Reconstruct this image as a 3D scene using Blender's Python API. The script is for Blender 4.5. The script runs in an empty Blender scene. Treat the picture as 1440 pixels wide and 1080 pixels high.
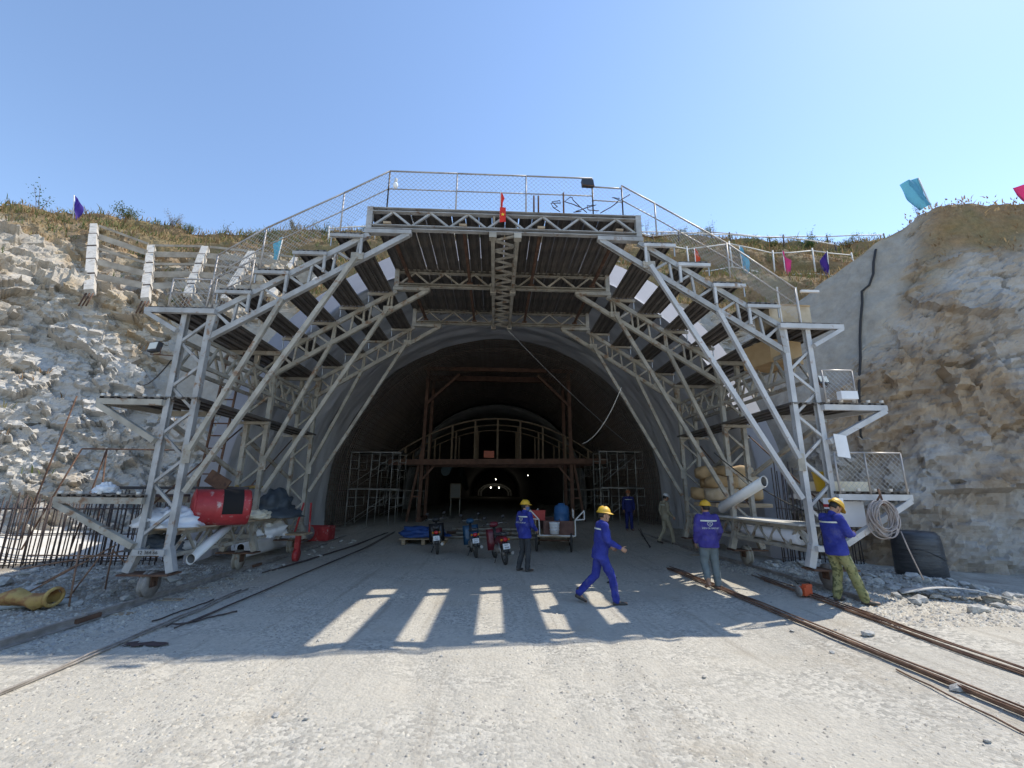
import bpy, bmesh, math, random
import numpy as np
from mathutils import Vector, Matrix
from mathutils.bvhtree import BVHTree

random.seed(7); np.random.seed(7)
S = bpy.context.scene
C = S.collection
R = math.radians

# ------------------------------------------------------------------ camera
cam_d = bpy.data.cameras.new("camera"); cam = bpy.data.objects.new("camera", cam_d); C.objects.link(cam)
cam_d.sensor_fit = 'HORIZONTAL'; cam_d.sensor_width = 36.0
cam_d.lens = 36.0 * 616.0 / 1440.0
cam_d.clip_start = 0.05; cam_d.clip_end = 3000
_p, _y, _r = math.atan(150 / 616.0), R(2.1), R(0.63)
_fw = Vector((math.sin(_y) * math.cos(_p), math.cos(_y) * math.cos(_p), math.sin(_p)))
_rt = Vector((math.cos(_y), -math.sin(_y), 0)); _up = _rt.cross(_fw)
_rt2 = _rt * math.cos(_r) + _up * math.sin(_r); _up2 = _rt2.cross(_fw)
cam.matrix_world = Matrix(((_rt2.x, _up2.x, -_fw.x, 0), (_rt2.y, _up2.y, -_fw.y, 0), (_rt2.z, _up2.z, -_fw.z, 1.95), (0, 0, 0, 1)))
S.camera = cam

# ------------------------------------------------------------------ sky, sun, exposure
SUNV = Vector((0.70, 0.31, 1.0)).normalized()
w = bpy.data.worlds.new("World"); S.world = w; w.use_nodes = True
wn = w.node_tree; wn.nodes.clear()
sky = wn.nodes.new('ShaderNodeTexSky'); sky.sky_type = 'NISHITA'; sky.sun_disc = False
sky.sun_elevation = math.asin(SUNV.z); sky.sun_rotation = math.atan2(SUNV.x, SUNV.y)
sky.altitude = 50; sky.air_density = 1.0; sky.dust_density = 0.1; sky.ozone_density = 1.5
bg = wn.nodes.new('ShaderNodeBackground'); bg.inputs['Strength'].default_value = 0.145
wo = wn.nodes.new('ShaderNodeOutputWorld')
wn.links.new(sky.outputs[0], bg.inputs[0]); wn.links.new(bg.outputs[0], wo.inputs[0])
sun_d = bpy.data.lights.new("sun", 'SUN'); sun_d.energy = 2.8; sun_d.angle = R(0.53); sun_d.color = (1.0, 0.92, 0.79)
sun = bpy.data.objects.new("sun", sun_d); C.objects.link(sun); sun.location = (30, 10, 40)
sun.rotation_euler = SUNV.to_track_quat('Z', 'Y').to_euler()
S.view_settings.view_transform = 'Standard'; S.view_settings.look = 'None'
S.view_settings.exposure = 0.9; S.view_settings.gamma = 1.0; S.view_settings.use_curve_mapping = False

# ------------------------------------------------------------------ materials
MATS = {}
def mat(name, col, rough=0.7, metal=0.0, col2=None, scale=4.0, detail=6.0, bump=0.0, bscale=None, spots=None, spot_scale=3.0, spot_lo=0.55, spot_hi=0.65, trans=None, stretch=None, coords='Object'):
    """Principled material: two-tone noise colour, optional spots of a third colour, optional bump."""
    if name in MATS: return MATS[name]
    m = bpy.data.materials.new(name); m.use_nodes = True; MATS[name] = m
    nt = m.node_tree; N = nt.nodes; L = nt.links
    b = N['Principled BSDF']; b.inputs['Roughness'].default_value = rough; b.inputs['Metallic'].default_value = metal
    tc = N.new('ShaderNodeTexCoord'); src = tc.outputs[coords]
    if coords == 'World':
        src = None
    if stretch:
        mp = N.new('ShaderNodeMapping'); mp.inputs['Scale'].default_value = stretch; L.new(src, mp.inputs[0]); src = mp.outputs[0]
    c4 = lambda c: (c[0], c[1], c[2], 1)
    out = None
    if col2 is not None:
        n = N.new('ShaderNodeTexNoise'); n.inputs['Scale'].default_value = scale; n.inputs['Detail'].default_value = detail
        L.new(src, n.inputs['Vector'])
        r = N.new('ShaderNodeValToRGB'); r.color_ramp.elements[0].position = 0.35; r.color_ramp.elements[1].position = 0.68
        r.color_ramp.elements[0].color = c4(col); r.color_ramp.elements[1].color = c4(col2)
        L.new(n.outputs['Fac'], r.inputs[0]); out = r.outputs[0]
    if spots is not None:
        n2 = N.new('ShaderNodeTexNoise'); n2.inputs['Scale'].default_value = spot_scale; n2.inputs['Detail'].default_value = 8; n2.inputs['Roughness'].default_value = 0.65
        L.new(src, n2.inputs['Vector'])
        r2 = N.new('ShaderNodeValToRGB'); r2.color_ramp.elements[0].position = spot_lo; r2.color_ramp.elements[1].position = spot_hi
        L.new(n2.outputs['Fac'], r2.inputs[0])
        mx = N.new('ShaderNodeMix'); mx.data_type = 'RGBA'; L.new(r2.outputs[0], mx.inputs['Factor'])
        if out is not None: L.new(out, mx.inputs[6])
        else: mx.inputs[6].default_value = c4(col)
        mx.inputs[7].default_value = c4(spots); out = mx.outputs[2]
    if out is not None: L.new(out, b.inputs['Base Color'])
    else: b.inputs['Base Color'].default_value = c4(col)
    if bump:
        n3 = N.new('ShaderNodeTexNoise'); n3.inputs['Scale'].default_value = bscale or scale * 4; n3.inputs['Detail'].default_value = 6
        L.new(src, n3.inputs['Vector'])
        bp = N.new('ShaderNodeBump'); bp.inputs['Strength'].default_value = bump; bp.inputs['Distance'].default_value = 0.02
        L.new(n3.outputs['Fac'], bp.inputs['Height']); L.new(bp.outputs[0], b.inputs['Normal'])
    if trans:
        t = N.new('ShaderNodeBsdfTranslucent'); t.inputs['Color'].default_value = c4(trans[0])
        ms = N.new('ShaderNodeMixShader'); ms.inputs[0].default_value = trans[1]
        L.new(b.outputs[0], ms.inputs[1]); L.new(t.outputs[0], ms.inputs[2])
        L.new(ms.outputs[0], N['Material Output'].inputs['Surface'])
    return m
def emit(name, col, st):
    if name in MATS: return MATS[name]
    m = bpy.data.materials.new(name); m.use_nodes = True; MATS[name] = m
    b = m.node_tree.nodes['Principled BSDF']; b.inputs['Base Color'].default_value = (0.8, 0.8, 0.8, 1)
    b.inputs['Emission Color'].default_value = (*col, 1); b.inputs['Emission Strength'].default_value = st
    return m

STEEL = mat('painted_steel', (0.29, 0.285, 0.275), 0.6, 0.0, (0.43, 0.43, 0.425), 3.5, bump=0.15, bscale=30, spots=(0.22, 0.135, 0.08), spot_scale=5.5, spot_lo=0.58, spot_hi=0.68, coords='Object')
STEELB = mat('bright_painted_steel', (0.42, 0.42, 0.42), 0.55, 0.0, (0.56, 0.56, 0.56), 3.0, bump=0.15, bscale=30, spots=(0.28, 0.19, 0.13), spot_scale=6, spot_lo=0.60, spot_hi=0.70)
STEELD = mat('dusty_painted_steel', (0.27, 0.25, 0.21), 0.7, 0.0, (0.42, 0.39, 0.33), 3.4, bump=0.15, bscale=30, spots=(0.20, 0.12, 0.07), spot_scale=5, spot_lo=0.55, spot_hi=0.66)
RUST = mat('rusty_steel', (0.085, 0.045, 0.03), 0.85, 0.1, (0.17, 0.095, 0.06), 6, bump=0.25, spots=(0.08, 0.045, 0.035), spot_scale=9)
REBAR = mat('rusty_rebar', (0.15, 0.085, 0.06), 0.85, 0.1, (0.30, 0.19, 0.125), 8)
REBARD = mat('dark_rebar', (0.055, 0.045, 0.045), 0.75, 0.2, (0.11, 0.08, 0.07), 8)
RAILM = mat('rail_steel', (0.22, 0.20, 0.18), 0.6, 0.2, (0.36, 0.335, 0.31), 7, bump=0.15)
PLANK = mat('deck_plank_steel', (0.105, 0.095, 0.088), 0.5, 0.35, (0.19, 0.17, 0.15), 2.5, bump=0.1, spots=(0.15, 0.075, 0.045), spot_scale=2.2, spot_lo=0.58, spot_hi=0.72)
GALV = mat('galvanized_wire', (0.42, 0.42, 0.42), 0.45, 0.5)
WOOD = mat('weathered_timber', (0.30, 0.22, 0.14), 0.85, 0, (0.45, 0.36, 0.25), 3, stretch=(1, 1, 6), bump=0.2)
TYRE = mat('tyre_rubber', (0.025, 0.024, 0.023), 0.85, 0, (0.07, 0.065, 0.06), 9)
CONC = mat('pale_concrete', (0.50, 0.49, 0.46), 0.9, 0, (0.66, 0.65, 0.61), 1.4, bump=0.3, spots=(0.36, 0.34, 0.31), spot_scale=2.5, spot_lo=0.6, spot_hi=0.75)
RIBC = mat('stained_rib_concrete', (0.44, 0.41, 0.36), 0.9, 0, (0.66, 0.63, 0.58), 4, bump=0.4, spots=(0.25, 0.20, 0.15), spot_scale=4, spot_lo=0.54, spot_hi=0.68)
WHITEC = mat('whitewashed_concrete', (0.60, 0.58, 0.54), 0.9, 0, (0.76, 0.74, 0.70), 2.5, bump=0.3, spots=(0.38, 0.34, 0.29), spot_scale=3.5, spot_lo=0.6, spot_hi=0.72)

# ------------------------------------------------------------------ mesh helpers
ORI = {}
def P(p): return Vector(p)
class MB:
    def __init__(s): s.v = []; s.f = []; s.sm = []
    def add(s, verts, faces, smooth=False):
        o = len(s.v); s.v += [tuple(v) for v in verts]; s.f += [tuple(i + o for i in f) for f in faces]; s.sm += [smooth] * len(faces); return s
    def box(s, c, size, rot=None):
        hx, hy, hz = size[0] / 2, size[1] / 2, size[2] / 2; c = Vector(c)
        vs = [Vector((x, y, z)) for x in (-hx, hx) for y in (-hy, hy) for z in (-hz, hz)]
        if rot is not None:
            m = rot if isinstance(rot, Matrix) else Matrix.Rotation(rot, 3, 'Z'); vs = [m @ v for v in vs]
        return s.add([v + c for v in vs], [(0, 1, 3, 2), (4, 6, 7, 5), (0, 4, 5, 1), (2, 3, 7, 6), (0, 2, 6, 4), (1, 5, 7, 3)])
    def beam(s, p, q, w, h=None, up=(0, 0, 1)):
        """rectangular bar p->q; w across, h along up"""
        h = h or w; p = Vector(p); q = Vector(q); d = (q - p).normalized(); u = Vector(up)
        if abs(d.dot(u)) > 0.97: u = Vector((0, 1, 0)) if abs(d.y) < 0.9 else Vector((1, 0, 0))
        x = d.cross(u).normalized(); z = x.cross(d).normalized()
        vs = [e + x * (a * w / 2) + z * (b * h / 2) for e in (p, q) for a, b in ((-1, -1), (1, -1), (1, 1), (-1, 1))]
        return s.add(vs, [(3, 2, 1, 0), (4, 5, 6, 7), (0, 1, 5, 4), (1, 2, 6, 5), (2, 3, 7, 6), (3, 0, 4, 7)])
    def channel(s, p, q, w, h, t=0.012, up=(0, 0, 1), side=1):
        """C-section bar p->q: web on one side, two flanges"""
        p = Vector(p); q = Vector(q); d = (q - p).normalized(); u = Vector(up)
        if abs(d.dot(u)) > 0.97: u = Vector((0, 1, 0)) if abs(d.y) < 0.9 else Vector((1, 0, 0))
        x = d.cross(u).normalized() * side; z = d.cross(x).normalized()
        prof = [(-w / 2, -h / 2), (w / 2, -h / 2), (w / 2, -h / 2 + t), (-w / 2 + t, -h / 2 + t), (-w / 2 + t, h / 2 - t), (w / 2, h / 2 - t), (w / 2, h / 2), (-w / 2, h / 2)]
        vs = [e + x * a + z * b for e in (p, q) for a, b in prof]; n = 8
        fs = [(i, (i + 1) % n, (i + 1) % n + n, i + n) for i in range(n)]
        fs += [(0, 3, 2, 1), (0, 7, 4, 3), (4, 7, 6, 5), (8, 9, 10, 11), (8, 11, 12, 15), (12, 13, 14, 15)]
        return s.add(vs, fs)
    def tube(s, pts, r, n=6, closed=False, caps=True, smooth=True):
        pts = [Vector(p) for p in pts]; m = len(pts); rs = r if isinstance(r, (list, tuple)) else [r] * m
        vs = []; prev = None
        for i, p in enumerate(pts):
            a = pts[(i - 1) % m] if (closed or i > 0) else p; b = pts[(i + 1) % m] if (closed or i < m - 1) else p
            d = (b - a)
            d = d.normalized() if d.length > 1e-9 else Vector((0, 0, 1))
            if prev is None:
                u = Vector((0, 0, 1)) if abs(d.z) < 0.9 else Vector((1, 0, 0))
                x = d.cross(u).normalized()
            else:
                x = prev - d * prev.dot(d)
                x = x.normalized() if x.length > 1e-6 else d.orthogonal().normalized()
            prev = x; y = d.cross(x)
            vs += [p + (x * math.cos(2 * math.pi * k / n) + y * math.sin(2 * math.pi * k / n)) * rs[i] for k in range(n)]
        fs = []
        for i in range(m if closed else m - 1):
            j = (i + 1) % m
            fs += [(i * n + k, i * n + (k + 1) % n, j * n + (k + 1) % n, j * n + k) for k in range(n)]
        s.add(vs, fs, smooth)
        if caps and not closed:
            s.f += [tuple(len(s.v) - len(vs) + k for k in reversed(range(n))), tuple(len(s.v) - n + k for k in range(n))]; s.sm += [False, False]
        return s
    def loft(s, rings, caps=True, smooth=True):
        n = len(rings[0]); vs = [p for r in rings for p in r]; fs = []
        for i in range(len(rings) - 1):
            fs += [(i * n + k, i * n + (k + 1) % n, (i + 1) * n + (k + 1) % n, (i + 1) * n + k) for k in range(n)]
        if caps: fs += [tuple(reversed(range(n))), tuple((len(rings) - 1) * n + k for k in range(n))]
        return s.add(vs, fs, smooth)
    def lathe(s, prof, c=(0, 0, 0), axis='Z', n=20, smooth=True):
        """prof: list of (r, h); around axis through c"""
        c = Vector(c); rings = []
        for r, h in prof:
            ring = []
            for k in range(n):
                a = 2 * math.pi * k / n; x, y = r * math.cos(a), r * math.sin(a)
                ring.append(c + (Vector((x, y, h)) if axis == 'Z' else Vector((h, x, y)) if axis == 'X' else Vector((y, h, x))))
            rings.append(ring)
        return s.loft(rings, True, smooth)
    def sphere(s, c, r, n=12, m=8, sc=(1, 1, 1)):
        c = Vector(c); rings = []
        for i in range(m + 1):
            t = math.pi * (i + 0.001) / (m + 0.002) - math.pi / 2
            rings.append([c + Vector((math.cos(t) * math.cos(2 * math.pi * k / n) * r * sc[0], math.cos(t) * math.sin(2 * math.pi * k / n) * r * sc[1], math.sin(t) * r * sc[2])) for k in range(n)])
        return s.loft(rings, True, True)
    def mesh(s, name, o=Vector((0, 0, 0))):
        me = bpy.data.meshes.new(name); me.from_pydata([(v[0] - o[0], v[1] - o[1], v[2] - o[2]) for v in s.v], [], s.f)
        me.polygons.foreach_set('use_smooth', s.sm); me.update(); return me
    def build(s, name, m, parent=None, loc=None):
        o = ORI.get(parent, Vector((0, 0, 0))) if parent else Vector(loc or (0, 0, 0))
        me = s.mesh(name, o); me.materials.append(m)
        ob = bpy.data.objects.new(name, me); C.objects.link(ob)
        if parent: ob.parent = parent; ORI[ob] = o
        else: ob.location = o; ORI[ob] = Vector(o)
        return ob
def tag(o, label, cat, group=None):
    o['label'] = label; o['category'] = cat
    if group: o['group'] = group
    return o
def thing(name, label, cat, loc=(0, 0, 0), group=None, rz=0.0, local=False):
    o = bpy.data.objects.new(name, None); C.objects.link(o); o.location = loc; o.empty_display_size = 0.2
    o.rotation_euler = (0, 0, rz); ORI[o] = Vector((0, 0, 0)) if (local or rz) else Vector(loc)
    return tag(o, label, cat, group)
def place(name, me, parent, loc, rot=None, m=None, scale=None):
    """linked copy of a shared mesh as a part at world loc (parent not rotated) """
    ob = bpy.data.objects.new(name, me); C.objects.link(ob)
    if parent: ob.parent = parent; ob.location = Vector(loc) - ORI.get(parent, Vector((0, 0, 0)))
    else: ob.location = loc
    if rot: ob.rotation_euler = rot
    if scale: ob.scale = scale
    return ob
def copy_tree(o, parent=None):
    c = o.copy(); C.objects.link(c); c.parent = parent
    ORI[c] = ORI.get(o, Vector((0, 0, 0)))
    for ch in list(o.children): copy_tree(ch, c)
    return c
def structure(o): o['kind'] = 'structure'; return o
def stuff(o): o['kind'] = 'stuff'; return o
def text_mesh(body, size, name='lettering', extrude=0.001, align='CENTER'):
    cu = bpy.data.curves.new(name, 'FONT'); cu.body = body; cu.size = size; cu.extrude = extrude; cu.align_x = align; cu.align_y = 'CENTER'; cu.resolution_u = 2
    ob = bpy.data.objects.new(name, cu); C.objects.link(ob)
    bpy.context.view_layer.update()
    me = bpy.data.meshes.new_from_object(ob.evaluated_get(bpy.context.evaluated_depsgraph_get()))
    bpy.data.objects.remove(ob); me.name = name; return me

# ------------------------------------------------------------------ numpy noise
def _h(i, j, k, s):
    n = (i.astype(np.int64) * 374761393 + j.astype(np.int64) * 668265263 + k.astype(np.int64) * 2147483647 + s * 974711) & 0xffffffff
    n = ((n ^ (n >> 13)) * 1274126177) & 0xffffffff
    n = ((n ^ (n >> 16)) * 2246822519) & 0xffffffff
    return ((n ^ (n >> 15)) & 0xffffff) / float(0xffffff)
def vnoise(p, sc, seed=0):
    q = p / sc; i = np.floor(q).astype(np.int64); f = q - i; f = f * f * (3 - 2 * f); r = 0
    for dx in (0, 1):
        for dy in (0, 1):
            for dz in (0, 1):
                wgt = (f[:, 0] if dx else 1 - f[:, 0]) * (f[:, 1] if dy else 1 - f[:, 1]) * (f[:, 2] if dz else 1 - f[:, 2])
                r = r + wgt * _h(i[:, 0] + dx, i[:, 1] + dy, i[:, 2] + dz, seed)
    return r
def fbm(p, sc, oct=4, seed=0):
    r = 0; a = 0.5; t = 0
    for o in range(oct): r = r + a * vnoise(p, sc / 2 ** o, seed + o); t += a; a *= 0.5
    return r / t
def worley(p, sc, seed=0, cheb=False):
    """nearest-cell id value in 0..1, tilt (offset dot random vector), F1, F2"""
    q = p / np.array(sc); i = np.floor(q).astype(np.int64)
    f1 = np.full(len(p), 9.0); f2 = np.full(len(p), 9.0); val = np.zeros(len(p)); tilt = np.zeros(len(p))
    for dx in (-1, 0, 1):
        for dy in (-1, 0, 1):
            for dz in (-1, 0, 1):
                a, b, c = i[:, 0] + dx, i[:, 1] + dy, i[:, 2] + dz
                o = np.stack([a + _h(a, b, c, seed), b + _h(a, b, c, seed + 1), c + _h(a, b, c, seed + 2)], 1) - q
                d = np.abs(o).max(1) if cheb else np.sqrt((o ** 2).sum(1)); n = d < f1
                f2 = np.where(n, f1, np.minimum(f2, d)); f1 = np.where(n, d, f1)
                val = np.where(n, _h(a, b, c, seed + 3), val)
                tv = np.stack([_h(a, b, c, seed + 4), _h(a, b, c, seed + 5), _h(a, b, c, seed + 6)], 1) - 0.5
                tilt = np.where(n, -(o * tv).sum(1), tilt)
    return val, tilt, f1, f2
def sstep(a, b, x): t = np.clip((x - a) / (b - a), 0, 1); return t * t * (3 - 2 * t)
CX = 0.13
def gz(x, y):
    """ground height: slightly higher on the right and rising gently into the tunnel"""
    s = lambda a, b, v: (lambda t: t * t * (3 - 2 * t))(min(1, max(0, (v - a) / (b - a))))
    return 0.17 * s(3.2, 6.0, x) + 0.35 * s(15, 26, y)

# ================================================================== GROUND
def grid_mesh(name, V, nr, nc, mats, keep=None, fmat=None, smooth=True):
    idx = np.arange(nr * nc).reshape(nr, nc)
    F = np.stack([idx[:-1, :-1], idx[:-1, 1:], idx[1:, 1:], idx[1:, :-1]], -1).reshape(-1, 4)
    if keep is not None: F = F[keep]
    me = bpy.data.meshes.new(name)
    me.vertices.add(len(V)); me.vertices.foreach_set('co', V.astype(np.float32).ravel())
    me.loops.add(len(F) * 4); me.loops.foreach_set('vertex_index', F.astype(np.int32).ravel())
    me.polygons.add(len(F)); me.polygons.foreach_set('loop_start', np.arange(0, len(F) * 4, 4, dtype=np.int32)); me.polygons.foreach_set('loop_total', np.full(len(F), 4, dtype=np.int32))
    me.polygons.foreach_set('use_smooth', np.full(len(F), smooth))
    me.update(calc_edges=True); me.validate()
    for m in mats: me.materials.append(m)
    return me
def vcol(me, name, arr):
    a = me.attributes.new(name, 'FLOAT', 'POINT'); a.data.foreach_set('value', arr.astype(np.float32))

def ground_material():
    m = bpy.data.materials.new('crushed_stone_ground'); m.use_nodes = True; nt = m.node_tree; N = nt.nodes; L = nt.links
    b = N['Principled BSDF']; b.inputs['Roughness'].default_value = 0.95; b.inputs['Specular IOR Level'].default_value = 0.2
    tc = N.new('ShaderNodeTexCoord'); co = tc.outputs['Object']
    def noise(sc, det=6, ro=0.55):
        n = N.new('ShaderNodeTexNoise'); n.inputs['Scale'].default_value = sc; n.inputs['Detail'].default_value = det; n.inputs['Roughness'].default_value = ro; L.new(co, n.inputs['Vector']); return n.outputs['Fac']
    def ramp(f, a, ca, bb, cb):
        r = N.new('ShaderNodeValToRGB'); r.color_ramp.elements[0].position = a; r.color_ramp.elements[0].color = (*ca, 1); r.color_ramp.elements[1].position = bb; r.color_ramp.elements[1].color = (*cb, 1); L.new(f, r.inputs[0]); return r.outputs[0]
    def mix(f, a, bb, mode='MIX'):
        x = N.new('ShaderNodeMix'); x.data_type = 'RGBA'; x.blend_type = mode
        if hasattr(f, 'links'): L.new(f, x.inputs['Factor'])
        else: x.inputs['Factor'].default_value = f
        L.new(a, x.inputs[6]); L.new(bb, x.inputs[7]); return x.outputs[2]
    base = ramp(noise(0.55, 8), 0.34, (0.40, 0.38, 0.335), 0.66, (0.55, 0.515, 0.44))
    fine = ramp(noise(14, 8, 0.7), 0.3, (0.37, 0.355, 0.32), 0.68, (0.59, 0.555, 0.475))
    c = mix(0.5, base, fine)
    # individual chips
    v = N.new('ShaderNodeTexVoronoi'); v.inputs['Scale'].default_value = 26; L.new(co, v.inputs['Vector'])
    hs = N.new('ShaderNodeSeparateColor'); L.new(v.outputs['Color'], hs.inputs[0])
    chip = ramp(hs.outputs[0], 0.15, (0.23, 0.225, 0.205), 0.8, (0.64, 0.61, 0.54))
    msk = ramp(noise(0.9, 5), 0.44, (0.10, 0.10, 0.10), 0.62, (0.55, 0.55, 0.55))
    c = mix(msk, c, chip)
    # earthy brown patches
    pt = ramp(noise(0.8, 6, 0.6), 0.56, (0, 0, 0), 0.72, (0.4, 0.4, 0.4))
    br = N.new('ShaderNodeRGB'); br.outputs[0].default_value = (0.36, 0.30, 0.215, 1)
    c = mix(pt, c, br.outputs[0])
    ab = N.new('ShaderNodeAttribute'); ab.attribute_name = 'bank'; be = N.new('ShaderNodeRGB'); be.outputs[0].default_value = (0.21, 0.175, 0.135, 1)
    bm_ = N.new('ShaderNodeMath'); bm_.operation = 'MULTIPLY'; L.new(ab.outputs['Fac'], bm_.inputs[0]); L.new(ramp(noise(1.6, 7, 0.65), 0.38, (0.25, 0.25, 0.25), 0.6, (0.9, 0.9, 0.9)), bm_.inputs[1])
    c = mix(bm_.outputs[0], c, be.outputs[0])
    # long faint streaks where vehicles have dragged dust and mud
    for rot, sc_, lo in ((-0.27, 1.0, 0.56), (0.40, 0.8, 0.58)):
        mp = N.new('ShaderNodeMapping'); mp.inputs['Rotation'].default_value = (0, 0, rot); mp.inputs['Scale'].default_value = (3.2 * sc_, 0.16 * sc_, 1); L.new(co, mp.inputs[0])
        ns = N.new('ShaderNodeTexNoise'); ns.inputs['Scale'].default_value = 1.6; ns.inputs['Detail'].default_value = 7; ns.inputs['Roughness'].default_value = 0.65; L.new(mp.outputs[0], ns.inputs['Vector'])
        dk = N.new('ShaderNodeRGB'); dk.outputs[0].default_value = (0.30, 0.27, 0.225, 1)
        c = mix(ramp(ns.outputs['Fac'], lo, (0, 0, 0), lo + 0.12, (0.5, 0.5, 0.5)), c, dk.outputs[0])
    L.new(c, b.inputs['Base Color'])
    ad = N.new('ShaderNodeMath'); ad.operation = 'MULTIPLY_ADD'; L.new(v.outputs['Distance'], ad.inputs[0]); ad.inputs[1].default_value = -0.6; L.new(noise(40, 8, 0.7), ad.inputs[2])
    bp = N.new('ShaderNodeBump'); bp.inputs['Strength'].default_value = 0.55; bp.inputs['Distance'].default_value = 0.03
    L.new(ad.outputs[0], bp.inputs['Height']); L.new(bp.outputs[0], b.inputs['Normal'])
    return m
GROUND = ground_material()
def axis(lo, hi, st, far):
    a = list(np.arange(lo, hi + 1e-6, st)); x = hi; d = st
    while x < far: d *= 1.5; x += d; a.append(x)
    x = lo; d = st
    while x > -far: d *= 1.5; x -= d; a.insert(0, x)
    return np.array(a)
gxs = axis(-13, 13, 0.1, 900); gys = axis(-1, 24, 0.1, 900)
XX, YY = np.meshgrid(gxs, gys); Vg = np.stack([XX.ravel(), YY.ravel(), np.zeros(XX.size)], 1)
near = (np.abs(Vg[:, 0]) < 40) & (np.abs(Vg[:, 1] - 10) < 45)
zz = 0.17 * sstep(3.2, 6.0, Vg[:, 0]) * near + 0.35 * sstep(15, 26, Vg[:, 1]) * near
lump = (fbm(Vg, 1.6, 5, 11) - 0.5) * 0.10 + (fbm(Vg, 0.35, 3, 19) - 0.5) * 0.035
side = sstep(4.9, 7.5, np.abs(Vg[:, 0])) * sstep(7.0, 9.0, Vg[:, 1])
lump = lump * (0.45 + 1.5 * side) + side * 0.16 * np.clip(fbm(Vg, 0.9, 4, 33) - 0.42, 0, 1)
# wheel ruts crossing the yard towards the tunnel
for x0, sl in ((-2.6, 0.27), (-1.15, 0.27), (-2.35, 0.29), (-0.95, 0.29), (0.9, -0.42), (2.4, -0.42), (-0.9, 0.05), (0.6, 0.07), (-4.0, 0.5), (1.6, -0.2)):
    d = np.abs(Vg[:, 0] - (x0 + sl * (6.5 - Vg[:, 1]))); lump -= 0.022 * np.exp(-(d / 0.11) ** 2) * (0.4 + fbm(Vg, 0.8, 3, 41)) * (Vg[:, 1] < 9)
Vg[:, 2] = zz + lump * near
me = grid_mesh('ground', Vg, len(gys), len(gxs), [GROUND])
vcol(me, 'bank', near * (sstep(6.0, 7.0, -Vg[:, 0]) * sstep(6.8, 8.2, Vg[:, 1]) + 0.45 * sstep(6.2, 7.2, Vg[:, 0]) * sstep(7.4, 8.8, Vg[:, 1])))
ground = structure(bpy.data.objects.new('ground', me)); C.objects.link(ground)
_gb = BVHTree.FromObject(ground, bpy.context.evaluated_depsgraph_get()) if False else None
from mathutils.kdtree import KDTree
def gtop(x, y):
    i = int(np.searchsorted(gxs, x)); j = int(np.searchsorted(gys, y)); i = min(max(i, 1), len(gxs) - 1); j = min(max(j, 1), len(gys) - 1)
    fx = (x - gxs[i - 1]) / (gxs[i] - gxs[i - 1]); fy = (y - gys[j - 1]) / (gys[j] - gys[j - 1]); n = len(gxs)
    z = lambda a, b: Vg[b * n + a, 2]
    return float(z(i - 1, j - 1) * (1 - fx) * (1 - fy) + z(i, j - 1) * fx * (1 - fy) + z(i - 1, j) * (1 - fx) * fy + z(i, j) * fx * fy)

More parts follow.
